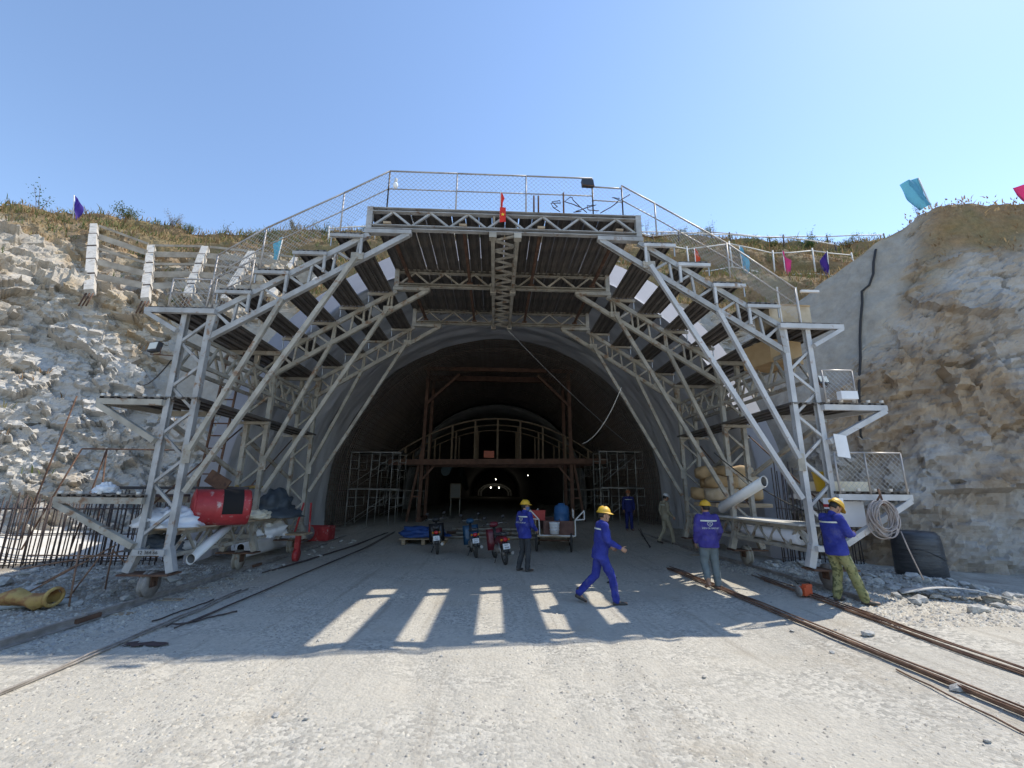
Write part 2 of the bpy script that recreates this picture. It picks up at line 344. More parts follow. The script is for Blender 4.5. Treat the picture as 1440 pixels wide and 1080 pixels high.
# ================================================================== ROCK AND HILLSIDE
def rock_material(name, pal, crack=0.6, stain_scale=0.42, stain_lo=0.50):
    """pal: light, dark, stain colours; attributes grass / shot choose soil and sprayed concrete"""
    m = bpy.data.materials.new(name); m.use_nodes = True; nt = m.node_tree; N = nt.nodes; L = nt.links
    b = N['Principled BSDF']; b.inputs['Roughness'].default_value = 0.92; b.inputs['Specular IOR Level'].default_value = 0.25
    tc = N.new('ShaderNodeTexCoord'); co = tc.outputs['Object']
    def noise(sc, det=7, ro=0.6, st=None):
        n = N.new('ShaderNodeTexNoise'); n.inputs['Scale'].default_value = sc; n.inputs['Detail'].default_value = det; n.inputs['Roughness'].default_value = ro
        if st:
            mp = N.new('ShaderNodeMapping'); mp.inputs['Scale'].default_value = st; mp.inputs['Rotation'].default_value = (0, 0.35, 0); L.new(co, mp.inputs[0]); L.new(mp.outputs[0], n.inputs['Vector'])
        else: L.new(co, n.inputs['Vector'])
        return n.outputs['Fac']
    def ramp(f, a, ca, bb, cb):
        r = N.new('ShaderNodeValToRGB'); r.color_ramp.elements[0].position = a; r.color_ramp.elements[0].color = (*ca, 1); r.color_ramp.elements[1].position = bb; r.color_ramp.elements[1].color = (*cb, 1); L.new(f, r.inputs[0]); return r.outputs[0]
    def mix(f, a, bb):
        x = N.new('ShaderNodeMix'); x.data_type = 'RGBA'
        if hasattr(f, 'links'): L.new(f, x.inputs['Factor'])
        else: x.inputs['Factor'].default_value = f
        L.new(a, x.inputs[6]); L.new(bb, x.inputs[7]); return x.outputs[2]
    def rgb(c): r = N.new('ShaderNodeRGB'); r.outputs[0].default_value = (*c, 1); return r.outputs[0]
    K = lambda a, bb: ((a,) * 3, (bb,) * 3)
    c = ramp(noise(0.9, 9, 0.62), 0.32, pal[1], 0.66, pal[0])
    c = mix(0.45, c, ramp(noise(5, 8, 0.7, (1, 1, 2.6)), 0.3, pal[1], 0.66, pal[0]))
    aw = N.new('ShaderNodeAttribute'); aw.attribute_name = 'weather'
    wm_ = N.new('ShaderNodeMath'); wm_.operation = 'MULTIPLY_ADD'; wm_.use_clamp = True; L.new(aw.outputs['Fac'], wm_.inputs[0]); wm_.inputs[1].default_value = 0.55; L.new(ramp(noise(stain_scale, 7, 0.62), stain_lo, (0, 0, 0), stain_lo + 0.15, (0.85, 0.85, 0.85)), wm_.inputs[2])
    c = mix(wm_.outputs[0], c, ramp(noise(2.2, 6), 0.35, pal[2], 0.7, pal[3]))
    at = N.new('ShaderNodeAttribute'); at.attribute_name = 'shot'
    c = mix(at.outputs['Fac'], c, ramp(noise(3.2, 9, 0.7), 0.3, (0.29, 0.265, 0.225), 0.7, (0.42, 0.385, 0.33)))
    ag = N.new('ShaderNodeAttribute'); ag.attribute_name = 'grass'
    gr = mix(ramp(noise(0.7, 6), 0.42, (0, 0, 0), 0.62, (1, 1, 1)), ramp(noise(7, 8, 0.75), 0.3, (0.17, 0.105, 0.055), 0.7, (0.36, 0.25, 0.135)), ramp(noise(9, 8, 0.75), 0.3, (0.125, 0.105, 0.05), 0.7, (0.30, 0.235, 0.12)))
    c = mix(ag.outputs['Fac'], c, gr)
    L.new(c, b.inputs['Base Color'])
    v = N.new('ShaderNodeTexVoronoi'); v.feature = 'DISTANCE_TO_EDGE'; v.inputs['Scale'].default_value = 3.2
    mp = N.new('ShaderNodeMapping'); mp.inputs['Scale'].default_value = (1, 1, 1.7); mp.inputs['Rotation'].default_value = (0.2, 0.3, 0)
    nd = N.new('ShaderNodeTexNoise'); nd.inputs['Scale'].default_value = 2; L.new(co, nd.inputs['Vector'])
    va = N.new('ShaderNodeVectorMath'); va.operation = 'MULTIPLY_ADD'; L.new(nd.outputs['Color'], va.inputs[0]); va.inputs[1].default_value = (0.5, 0.5, 0.5); L.new(co, va.inputs[2])
    L.new(va.outputs[0], mp.inputs[0]); L.new(mp.outputs[0], v.inputs['Vector'])
    cr = ramp(v.outputs['Distance'], 0.0, (0, 0, 0), 0.07, (1, 1, 1))
    inv = N.new('ShaderNodeMath'); inv.operation = 'SUBTRACT'; inv.inputs[0].default_value = 1.0; L.new(at.outputs['Fac'], inv.inputs[1])
    mu = N.new('ShaderNodeMath'); mu.operation = 'MULTIPLY'; L.new(cr, mu.inputs[0]); mu.inputs[1].default_value = crack
    m2 = N.new('ShaderNodeMath'); m2.operation = 'MULTIPLY'; L.new(mu.outputs[0], m2.inputs[0]); L.new(inv.outputs[0], m2.inputs[1])
    ad = N.new('ShaderNodeMath'); ad.operation = 'ADD'; L.new(m2.outputs[0], ad.inputs[0]); L.new(noise(11, 9, 0.7), ad.inputs[1])
    bp = N.new('ShaderNodeBump'); bp.inputs['Strength'].default_value = 0.5; bp.inputs['Distance'].default_value = 0.05
    L.new(ad.outputs[0], bp.inputs['Height']); L.new(bp.outputs[0], b.inputs['Normal'])
    return m
ROCKL = rock_material('pale_fractured_rock', ((0.58, 0.565, 0.53), (0.37, 0.355, 0.33), (0.36, 0.275, 0.18), (0.50, 0.43, 0.32)))
ROCKR = rock_material('brown_grey_rock', ((0.49, 0.465, 0.43), (0.30, 0.275, 0.245), (0.22, 0.15, 0.09), (0.43, 0.32, 0.205)), 0.3, 0.33, 0.42)

def interp_nodes(nodes, s):
    xs = np.linspace(0, 1, len(nodes)); n = np.array(nodes, float)
    out = np.stack([np.interp(s, xs, n[:, k]) for k in range(n.shape[1])], 1); return out
def param_sheet(levels, svals, tvals):
    """levels: list of polylines (arrays ns x 3) at t = 0..len-1; returns (nt*ns,3) points"""
    L_ = np.stack(levels, 0); rows = []
    for t in tvals:
        i = min(int(t), len(levels) - 2); f = t - i
        rows.append(L_[i] * (1 - f) + L_[i + 1] * f)
    return np.concatenate(rows, 0)
def smooth_cols(A, k):
    ker = np.ones(2 * k + 1) / (2 * k + 1); Bp = np.pad(A, ((k, k), (0, 0)), 'edge')
    return np.stack([np.convolve(Bp[:, c], ker, 'valid') for c in range(A.shape[1])], 1)
def normals(V, nr, nc):
    G = V.reshape(nr, nc, 3); du = np.gradient(G, axis=1); dv = np.gradient(G, axis=0); n = np.cross(du, dv); n /= (np.linalg.norm(n, axis=2, keepdims=True) + 1e-9); return n.reshape(-1, 3)

# --- hillside with the tunnel cut in it: base, bench, crest and plateau lines, left to right
nodes = [  # base           bench               crest
    ((-26, -24, -.4), (-29, -23, 8),   (-36, -20, 14)),
    ((-18.2, 3, -.4),  (-21.4, 4.5, 8.5), (-29, 7.5, 12.6)),
    ((-15.6, 9.6, -.4), (-18.7, 11.8, 8.8), (-25.2, 15.3, 13.2)),
    ((-13.7, 12.9, -.4), (-16.0, 15.1, 8.8), (-20.9, 19.6, 14.9)),
    ((-11.5, 14.6, -.4), (-12.8, 16.8, 8.6), (-15.8, 21.8, 15.5)),
    ((-8.8, 15.4, -.4),  (-9.3, 16.9, 8.8),  (-10.5, 22.3, 16.0)),
    ((0.13, 15.7, -.4), (0.13, 16.7, 10.1), (0.13, 22.5, 16.5)),
    ((9, 15.7, -.4),  (9.2, 16.8, 8.6),  (10, 22.5, 16.75)),
    ((17, 15.6, -.4), (17.5, 17, 8.6),  (19, 22.5, 16.5)),
    ((30, 14.5, -.4), (31, 16.5, 8.8),  (34, 21.5, 15.8)),
    ((70, 8, -.4), (72, 10, 9), (76, 16, 15))]
seglen = [np.linalg.norm(np.array(nodes[i + 1][0]) - np.array(nodes[i][0])) for i in range(len(nodes) - 1)]
dens = [1.6, 0.12, 0.055, 0.045, 0.045, 0.13, 0.16, 0.25, 0.5, 2.0]
sv = [0.0]
for i, (l, d) in enumerate(zip(seglen, dens)):
    k = max(2, int(l / d)); sv += [(i + (j + 1) / k) / (len(nodes) - 1) for j in range(k)]
sv = np.array(sv); base = interp_nodes([n[0] for n in nodes], sv); bench = interp_nodes([n[1] for n in nodes], sv); crest = interp_nodes([n[2] for n in nodes], sv)
sm = 6
base, bench, crest = smooth_cols(base, sm), smooth_cols(bench, sm), smooth_cols(crest, sm)
crest[:, 2] += (fbm(np.stack([crest[:, 0], crest[:, 0] * 0, crest[:, 0] * 0], 1), 5.0, 4, 5) - 0.5) * 0.9
back = [crest + np.array([0, 4, 0.5]), crest + np.array([0, 14, 1.0]), crest + np.array([0, 60, 0.5]), crest + np.array([0, 300, -18])]
tv = np.concatenate([np.linspace(0, 1, 195)[:-1], np.linspace(1, 2, 110)[:-1], np.linspace(2, 3, 14)[:-1], np.linspace(3, 4, 6)[:-1], np.linspace(4, 6, 7)])
VT = param_sheet([base, bench, crest] + back, sv, tv); nr, nc = len(tv), len(sv)
T = np.repeat(tv, nc); X0, Y0, Z0 = VT[:, 0].copy(), VT[:, 1].copy(), VT[:, 2].copy()
NT = normals(VT, nr, nc)
if NT[nc * 50 + nc // 2, 1] > 0: NT = -NT
edge = (fbm(VT, 3.0, 4, 51) - 0.5)
grass = sstep(0.98, 1.10, T + edge * 0.35) * sstep(-21.5, -18.0, X0 + edge * 4 + (T - 1) * 5)
grass *= 1 - (1 - sstep(1.45, 1.75, T + edge * 0.9)) * (1 - sstep(-9.5, -7.5, X0)) * 0.92
grass = np.maximum(grass, sstep(1.72, 1.9, T + edge * 0.5))
weather = sstep(4.5, 8.5, Z0 + edge * 6) * (X0 < 0)
shot = sstep(-13.2, -12.2, X0 + edge * 3) * (1 - sstep(-7, -6, X0) * 0) * sstep(4.0, 4.6, Z0 + edge * 2.5 - np.clip(X0 + 9, -9, 0) * -0.0) * (1 - sstep(8.0, 8.5, Z0 + edge * 2)) * (X0 < 0)
shot = np.maximum(shot, (np.abs(X0) < 9) * sstep(6.5, 7.5, Z0) * (1 - sstep(9.8, 10.2, Z0)))
shot = np.clip(shot, 0, 1) * (1 - grass)
Rm = np.array(Matrix.Rotation(0.9, 3, 'Z') @ Matrix.Rotation(0.28, 3, 'X') @ Matrix.Rotation(0.2, 3, 'Y')); VB = VT @ Rm + (fbm(VT, 2.5, 2, 3)[:, None] - .5) * .35
a1, t1, f1, f2 = worley(VB, (1.9, 1.4, 1.1), 61, True); a2, t2, g1, g2 = worley(VB, (0.66, 0.5, 0.40), 71, True); a3, t3, _, _ = worley(VB, (0.27, 0.22, 0.17), 81, True)
rk = 0.62 * (a1 - 0.5) + 0.6 * t1 + 0.40 * (a2 - 0.5) + 0.45 * t2 + 0.08 * (a3 - 0.5) + 0.14 * t3 + (fbm(VT, 4, 3, 91) - 0.5) * 0.9
gs = (fbm(VT, 1.5, 4, 95) - 0.5) * 0.7 + (fbm(VT, 0.4, 3, 97) - 0.5) * 0.25
sh = (fbm(VT, 2.5, 4, 99) - 0.5) * 0.45 + (fbm(VT, 0.25, 2, 98) - 0.5) * 0.05
disp = rk * (1 - grass) * (1 - shot) + gs * grass + sh * shot
disp *= np.where(T > 2, 0.6, 1.0)
# horizontal berms on the grassy slope
disp += grass * (T < 2) * 0.22 * np.sin((T - 1) * 2 * np.pi * 3.0)
VT = VT + NT * disp[:, None]
G = VT.reshape(nr, nc, 3); cen = (G[:-1, :-1] + G[1:, 1:]) / 2; Tc = T.reshape(nr, nc)[:-1, :-1]
hole = (np.hypot(cen[..., 0] - CX, cen[..., 2] - 1.6) < 8.25) | ((np.abs(cen[..., 0] - CX) < 8.25) & (cen[..., 2] < 1.6))
keep = ~(hole & (Tc < 1.0) & (np.abs(cen[..., 0]) < 9))
me = grid_mesh('hillside', VT, nr, nc, [ROCKL], keep.ravel(), smooth=False)
vcol(me, 'grass', grass); vcol(me, 'shot', shot); vcol(me, 'weather', weather)
hill = structure(bpy.data.objects.new('hillside', me)); C.objects.link(hill)
HB = BVHTree.FromPolygons([tuple(v) for v in VT], [tuple(p.vertices) for p in me.polygons])
gmask = grass

# --- rock buttress on the right
nodesR = [((8.9, 16.2, -.3), (9.3, 16.2, 4.5), (10.2, 15.9, 8.0)),
          ((9.1, 13.7, -.3), (9.7, 14.0, 4.5), (11.0, 14.2, 8.8)),
          ((9.8, 12.1, -.3), (10.7, 12.6, 5.0), (12.4, 12.6, 10.05)),
          ((11.4, 10.7, -.3), (12.1, 11.3, 5.2), (13.9, 11.8, 10.9)),
          ((14.2, 9.6, -.3), (14.7, 10.4, 5.5), (16.5, 11.4, 10.9)),
          ((19.5, 7.6, -.3), (20.3, 8.6, 5.5), (22, 10.4, 11.3)),
          ((32, 1.5, -.3), (33, 3, 6), (36, 6, 11.5)),
          ((48, -12, -.3), (49, -11, 6), (53, -8, 11))]
densR = [0.10, 0.075, 0.075, 0.075, 0.09, 0.4, 1.2]
sv = [0.0]
for i in range(len(nodesR) - 1):
    l = np.linalg.norm(np.array(nodesR[i + 1][0]) - np.array(nodesR[i][0])); k = max(2, int(l / densR[i])); sv += [(i + (j + 1) / k) / (len(nodesR) - 1) for j in range(k)]
sv = np.array(sv); LV = [smooth_cols(interp_nodes([n[q] for n in nodesR], sv), 7) for q in range(3)]
LV += [LV[2] + np.array([2.2, 2.6, 0.15]), LV[2] + np.array([7, 9, -0.4]), LV[2] + np.array([25, 40, -3])]
tv = np.concatenate([np.linspace(0, 1, 66)[:-1], np.linspace(1, 2, 78)[:-1], np.linspace(2, 3, 24)[:-1], np.linspace(3, 5, 10)])
VR = param_sheet(LV, sv, tv); nr, nc = len(tv), len(sv); T = np.repeat(tv, nc); U = np.tile(sv, nr) * (len(nodesR) - 1)
NR = normals(VR, nr, nc)
if NR[nc * 40 + nc // 3, 0] > 0: NR = -NR
edge = fbm(VR, 2.5, 4, 151) - 0.5
# sprayed concrete covers the upper left flank, straw and soil the top
shotR = sstep(-0.25, 0.15, (T - 0.95) * 1.25 - (U - 1.5) * 0.66 + edge * 0.4) * (1 - sstep(2.5, 3.0, U + edge * .6))
shotR = np.maximum(shotR, sstep(1.0, 1.15, T + edge * .3) * (1 - sstep(1.5, 2.2, U + edge)))
grassR = sstep(1.5, 1.8, T + edge * 0.7) * sstep(2.55, 3.1, U + edge * .6) + sstep(2.05, 2.2, T)
grassR = np.clip(grassR, 0, 1); shotR = np.clip(shotR, 0, 1) * (1 - grassR)
q = VR.copy(); q[:, 2] = q[:, 2] + 0.35 * q[:, 0]
q = VR @ np.array(Matrix.Rotation(0.6, 3, 'Z') @ Matrix.Rotation(-0.35, 3, 'X') @ Matrix.Rotation(0.3, 3, 'Y')) + (fbm(VR, 2.0, 3, 3)[:, None] - .5) * .7
a1, t1, _, _ = worley(q, (2.2, 1.8, 1.5), 161, True); a2, t2, _, _ = worley(q, (0.85, 0.7, 0.5), 171, True); a3, t3, _, _ = worley(q, (0.3, 0.26, 0.18), 173)
rk = 0.3 * (a1 - 0.5) + 0.45 * t1 + 0.17 * (a2 - 0.5) + 0.3 * t2 + 0.06 * (a3 - 0.5) + 0.14 * t3 + (fbm(VR, 2.6, 5, 191) - 0.5) * 0.9 + (fbm(VR, 0.6, 3, 194) - 0.5) * 0.2
so = (fbm(VR, 1.2, 4, 195) - 0.5) * 0.35 + (fbm(VR, 0.2, 2, 197) - 0.5) * 0.06
disp = (rk * (1 - grassR) * (1 - shotR) + so * shotR + so * 1.3 * grassR)
VR = VR + NR * disp[:, None]
me = grid_mesh('rock_buttress', VR, nr, nc, [ROCKR], smooth=False)
vcol(me, 'grass', grassR); vcol(me, 'shot', shotR)
butt = structure(bpy.data.objects.new('rock_buttress', me)); C.objects.link(butt)
BB = BVHTree.FromPolygons([tuple(v) for v in VR], [tuple(p.vertices) for p in me.polygons])
def drop(bvh, x, y, z=60):
    h = bvh.ray_cast(Vector((x, y, z)), Vector((0, 0, -1)))
    return h[0] if h[0] is not None else Vector((x, y, 0))

# --- pale concrete apron between the rebar starter bars and the rock on the left
ax = np.linspace(-15.5, -8.6, 70); ay = np.linspace(0, 1, 14)
VA = np.array([[x, 12.75 + (-.9 * max(0, -11.5 - x)) + t * (2.6), 0.05 + 0.75 * t ** 1.3] for t in ay for x in ax]); VA[:, 2] += (fbm(VA, 0.9, 3, 7) - .5) * .12
me = grid_mesh('concrete_apron', VA, len(ay), len(ax), [WHITEC]); apron = structure(bpy.data.objects.new('concrete_apron', me)); C.objects.link(apron)

# ================================================================== TUNNEL
RA, ZC = 8.05, 1.6
def arch_pts(r, n, z0):
    """points from left foot over the crown to the right foot (x, z)"""
    pts = [(CX - r, z0 + (ZC - z0) * k / 6) for k in range(6)]
    pts += [(CX - r * math.cos(math.pi * k / n), ZC + r * math.sin(math.pi * k / n)) for k in range(n + 1)]
    pts += [(CX + r, ZC - (ZC - z0) * (k + 1) / 6) for k in range(6)]
    return pts
def barrel(name, r, y0, y1, ny, m, wav=0.0, seed=0, parent=None, n=72, thick=0.0, z0=-0.25, edge=0.0):
    prof = arch_pts(r, n, z0); nc = len(prof); V = []
    for j in range(ny + 1):
        y = y0 + (y1 - y0) * j / ny
        V += [(x, y, z) for x, z in prof]
    V = np.array(V); c = np.array([CX, 0, ZC]); d = V - c; d[:, 1] = 0; d[:, 2] = np.maximum(d[:, 2], 0); d /= np.linalg.norm(d, axis=1, keepdims=True) + 1e-9
    if wav:
        q = V * np.array([1, 0.8, 1]); fold = fbm(q * np.array([0.55, 1.9, 0.55]), 1.0, 4, seed) - 0.5
        sag = fbm(q * np.array([0.3, 1.0, 0.3]), 0.8, 3, seed + 9) - 0.5
        V = V + d * ((fold * wav * 2.2 + sag * wav * 1.3)[:, None])
    if edge:
        first = np.arange(nc); V[first, 1] += (fbm(V[first] * 1.0, 0.9, 3, seed + 3) - 0.5) * edge
    me = grid_mesh(name, V, ny + 1, nc, [m]); ob = bpy.data.objects.new(name, me); C.objects.link(ob)
    if thick:
        s = ob.modifiers.new('t', 'SOLIDIFY'); s.thickness = thick; s.offset = 1
    if parent: ob.parent = parent; ob.location = -ORI[parent]
    return ob
GEO = mat('white_geotextile', (0.60, 0.61, 0.65), 0.6, 0, (0.70, 0.71, 0.75), 2, bump=0.2, bscale=14, trans=((0.62, 0.65, 0.74), 0.32))
MEMB = mat('grey_membrane', (0.50, 0.505, 0.53), 0.36, 0, (0.62, 0.625, 0.65), 1.2, bump=0.15, bscale=6, stretch=(1, 2.5, 1))
SHOT = mat('dark_shotcrete', (0.24, 0.225, 0.21), 0.95, 0, (0.36, 0.34, 0.32), 1.5, bump=0.6, bscale=9)
LIN = mat('tunnel_lining_concrete', (0.19, 0.19, 0.19), 0.85, 0, (0.27, 0.27, 0.265), 0.8, bump=0.2)
wm = thing('waterproofing_membrane', 'grey plastic waterproofing membrane lining the tunnel mouth with a white fleece front edge', 'membrane', (CX, 12.3, 0))
barrel('fleece_edge', RA, 12.25, 13.5, 12, GEO, 0.035, 5, wm, edge=0.35)
ys = [13.4, 15.3, 17.45, 19.4, 21.4]
for k in range(4):
    barrel('membrane_sheet', RA - 0.035 - 0.012 * (k % 2), ys[k], ys[k + 1] + 0.12, 22, MEMB, 0.13, 20 + 7 * k, wm)
bt = barrel('tunnel_bore', RA + 0.42, 13.9, 70, 60, SHOT, 0.02, 77, thick=0.25); structure(bt)
# finished lining deeper in, with a construction joint ring
structure(barrel('tunnel_lining', RA - 0.62, 38, 160, 40, LIN, 0.0, 3, thick=0.3))
cap = MB(); pr = arch_pts(RA + 0.7, 48, -0.3); cap.add([(x, 160, z) for x, z in pr] + [(CX, 160, 0)], [(i, i + 1, len(pr)) for i in range(len(pr) - 1)]); structure(cap.build('tunnel_end', SHOT))

# rebar cage: hoops and lengthwise bars, two layers
CAGE = mat('cage_rebar', (.16, .12, .10), .8, .1, (.27, .21, .17), 6)
cage = thing('rebar_cage', 'rusty reinforcement cage lining the dark tunnel behind the membrane', 'rebar cage', (CX, 21.4, 0))
for lay, (rr, st) in enumerate(((RA - 0.16, 0.30), (RA - 0.56, 0.27))):
    hm = MB().tube([(x - CX, 0, z) for x, z in arch_pts(rr, 40, 0.1)], 0.016, 4); hme = hm.mesh('hoop_bar'); hme.materials.append(CAGE)
    y = 21.5 + 0.07 * lay
    while y < 36:
        place('hoop_bar', hme, cage, (CX, y, 0.0)); y += st if y < 30 else st * 2
lb = MB()
for rr in (RA - 0.14, RA - 0.58):
    pts = arch_pts(rr, 92, 0.25)
    for i, (x, z) in enumerate(pts): lb.tube([(x, 21.25 + random.random() * 0.5, z), (x, 36, z)], 0.012, 4, caps=False)
stuff(lb.build('lengthwise_bars', CAGE, cage))

# rusty portal frame carrying an arched working platform
DKW = mat('dark_timber', (.11, .075, .045), .9, 0, (.20, .145, .09), 4)
RUSTB = mat('red_brown_frame_steel', (0.10, 0.052, 0.035), 0.8, 0.1, (0.17, 0.09, 0.06), 3, bump=0.2)
FY = 24.0; fz = gz(0, FY)
fr = thing('portal_frame', 'tall red-brown steel portal frame standing inside the tunnel', 'steel frame', (CX, FY, fz))
for sx in (-1, 1):
    xb, xt = CX + sx * 4.05, CX + sx * 3.95
    for dy in (0, 2.2): MB().channel((xb, FY + dy, fz), (xt, FY + dy, 8.55), 0.17, 0.22, 0.03, up=(0, 1, 0)).build('column', RUSTB, fr)
    MB().beam((xb + sx * 0.62, FY, fz), (xt + sx * 0.03, FY, 4.6), 0.12).build('raking_strut', RUSTB, fr)
    MB().beam((xb + sx * .35, FY, 1.6), (xb, FY, 1.6), 0.08).build('tie', RUSTB, fr)
    MB().beam((xt, FY, 6.6), (CX + sx * 2.2, FY, 8.3), 0.14).build('knee_brace', RUSTB, fr)
    MB().beam((xt, FY, 2.5), (CX + sx * 3.3, FY, 3.3), 0.1).build('knee_brace', RUSTB, fr)
    MB().beam((xb, FY, fz + 0.1), (xb, FY + 2.2, fz + .1), 0.3, 0.2).build('sill_beam', RUSTB, fr)
MB().beam((CX - 4.2, FY, 8.6), (CX + 4.2, FY, 8.6), 0.16, 0.2).build('top_beam', RUSTB, fr)
MB().beam((CX - 4.2, FY + 2.2, 8.6), (CX + 4.2, FY + 2.2, 8.6), 0.25, 0.3).build('top_beam', RUSTB, fr)
pb = MB().beam((CX - 5.75, FY - 0.2, 3.35), (CX + 5.85, FY - 0.2, 3.55), 0.25, 0.28).build('platform_beam', RUSTB, fr)
for k, dy in enumerate((0.0, 2.4, 4.8)):
    nm = ('nearest', 'middle', 'farthest')[k]
    t = thing('arched_truss', f'{nm} of three arched platform trusses with upright posts inside the tunnel', 'truss', (CX, FY + dy, 3.4), 'arched trusses on the tunnel platform')
    sc = 1.0
    def az(x): return 3.55 + 2.25 * (1 - ((x) / 5.8) ** 2) ** 1.0
    MB().tube([(CX + x, FY + dy, az(x)) for x in np.linspace(-5.7, 5.7, 28)], 0.05, 6).build('top_chord', DKW, t)
    if k: MB().beam((CX - 5.7, FY + dy, 3.42), (CX + 5.7, FY + dy, 3.5), 0.14).build('bottom_chord', RUSTB, t)
    for x in np.linspace(-4.95, 4.95, 9): MB().beam((CX + x, FY + dy, 3.5), (CX + x, FY + dy, az(x)), 0.1, 0.07).build('post', DKW, t)
MB().box((CX - 0.45, FY - .1, 3.83), (0.55, 0.4, 0.36)).build('crate', mat('dull_orange_plastic', (0.42, 0.10, 0.05), 0.6), None)
tag(bpy.data.objects['crate'], 'small dull orange crate on the arched platform in the tunnel', 'crate')

# scaffold towers of tubular frames on both sides
TUBE = mat('scaffold_tube', (0.30, 0.29, 0.27), 0.5, 0.4, (0.42, 0.41, 0.39), 5)
def scaffold(label, x0, x1, y, zt):
    zb = gz((x0 + x1) / 2, y); t = thing('scaffold_tower', label, 'scaffold', ((x0 + x1) / 2, y, zb), 'scaffold towers in the tunnel')
    n = 3; xs = np.linspace(x0, x1, n)
    for tier in range(2):
        a = zb + (zt - zb) * tier / 2; b = zb + (zt - zb) * (tier + 1) / 2 - 0.05
        for yy in (y, y + 1.4):
            for i, x in enumerate(xs):
                f = MB(); h = b - a
                f.tube([(x, yy, a), (x, yy, b)], 0.024, 5); f.tube([(x + .38, yy, b - .75), (x + .38, yy, b)], 0.018, 5)
                for q in (b - .02, ): f.tube([(x, yy, q), (x + .38, yy, q)], 0.018, 5)
                f.tube([(x, yy, b - .4), (x + .38, yy, b - .4)], 0.015, 5); f.tube([(x + .38, yy, b - .75), (x + .34, yy, b - .8), (x, yy, b - .8)], 0.015, 5)
                f.build('frame', TUBE, t)
            MB().tube([(x0, yy, b), (x1 + .38, yy, b)], 0.02, 5).build('ledger', TUBE, t)
            MB().tube([(x0, yy, a + 0.1), (x1, yy, b - 0.2)], 0.013, 5).build('cross_brace', TUBE, t)
        MB().box(((x0 + x1) / 2 + .2, y + .7, b + 0.03), (x1 - x0 + .5, 1.3, 0.04)).build('deck', PLANK, t)
    return t
scaffold('scaffold tower of thin tubes against the left tunnel wall', -7.0, -5.0, 21.9, 3.75)
scaffold('scaffold tower of thin tubes against the right tunnel wall', 5.2, 7.0, 21.9, 3.95)
scaffold('farther scaffold tower of thin tubes on the left, behind the near one', -6.8, -4.6, 27.2, 3.5)
scaffold('farther scaffold tower of thin tubes on the right, behind the near one', 4.4, 6.6, 27.2, 3.7)

# deep tunnel: lamps, cabinet, duct
def lamp(x, y, z, st, r, label, col=(1, 0.93, 0.8)):
    t = thing('tunnel_lamp', label, 'lamp', (x, y, z), 'lamps in the deep tunnel')
    MB().sphere((x, y, z), r, 10, 6).build('bulb', emit(f'lamp_glow_{st}', col, st), t)
    MB().lathe([(r * 0.4, r * .8), (r * .9, r * 1.5), (r * .3, r * 2.4)], (x, y, z), 'Z', 10).build('lamp_cap', RUST, t)
lamp(-1.0, 128, 2.75, 9, 0.15, 'left of the two bright lamps at the far end of the tunnel')
lamp(1.3, 128, 2.75, 9, 0.15, 'right of the two bright lamps at the far end of the tunnel')
lamp(0.3, 110, 4.6, 6, 0.12, 'small high lamp above the two bright far lamps')
lamp(-4.1, 55, 3.95, 5, 0.055, 'lone small lamp high on the left of the deep tunnel')
lamp(4.1, 55, 3.8, 5, 0.05, 'lone small lamp high on the right of the deep tunnel')
t = thing('formwork_ring', 'pale steel formwork ring far down the tunnel lit by two lamps', 'formwork', (CX, 132, 0))
for k, rr in enumerate((4.8, 4.0)):
    MB().tube([(x, 132, 0.3 + z * .55) for x, z in arch_pts(rr, 30, 0.2)], 0.22, 5).build('ring_rib', CONC, t)
for a in np.linspace(0.2, math.pi - 0.2, 9): MB().beam((CX - 4.0 * math.cos(a), 132, 0.3 + .55 * (ZC + 4.0 * math.sin(a))), (CX - 4.8 * math.cos(a), 132, 0.3 + .55 * (ZC + 4.8 * math.sin(a))), 0.2).build('spreader', CONC, t)
DKCAB = mat('grey_cabinet_paint', (.16, .16, .15), .6)
t = thing('electric_cabinet', 'grey electric cabinet on a stand deep in the tunnel', 'cabinet', (-2.55, 30, gz(0, 30)))
z = gz(0, 30); MB().box((-2.55, 30, z + 1.55), (0.72, 0.4, 0.95)).build('housing', DKW, t)
for dx in (-.3, .3): MB().beam((-2.55 + dx, 30, z), (-2.55 + dx, 30, z + 1.1), 0.06).build('leg', STEELD, t)
MB().box((-2.55, 29.79, z + 1.55), (0.62, 0.02, 0.85)).build('door', DKCAB, t)
t = MB().tube([(-3.4, 31 + k * 3, 3.2 + 1.3 * math.sin(k * .5)) for k in range(9)], 0.32, 10).build('ventilation_duct', mat('blue_grey_duct', (0.12, 0.17, 0.18), 0.7), None)
tag(t, 'dull blue-grey ventilation duct hanging inside the dark tunnel', 'duct')

# ================================================================== WORK GANTRY
GY = [8.5, 11.25, 14.0]
gan = thing('work_gantry', 'large pale steel rolling work gantry with stepped decks filling the tunnel mouth', 'gantry', (CX, 11.25, 0))
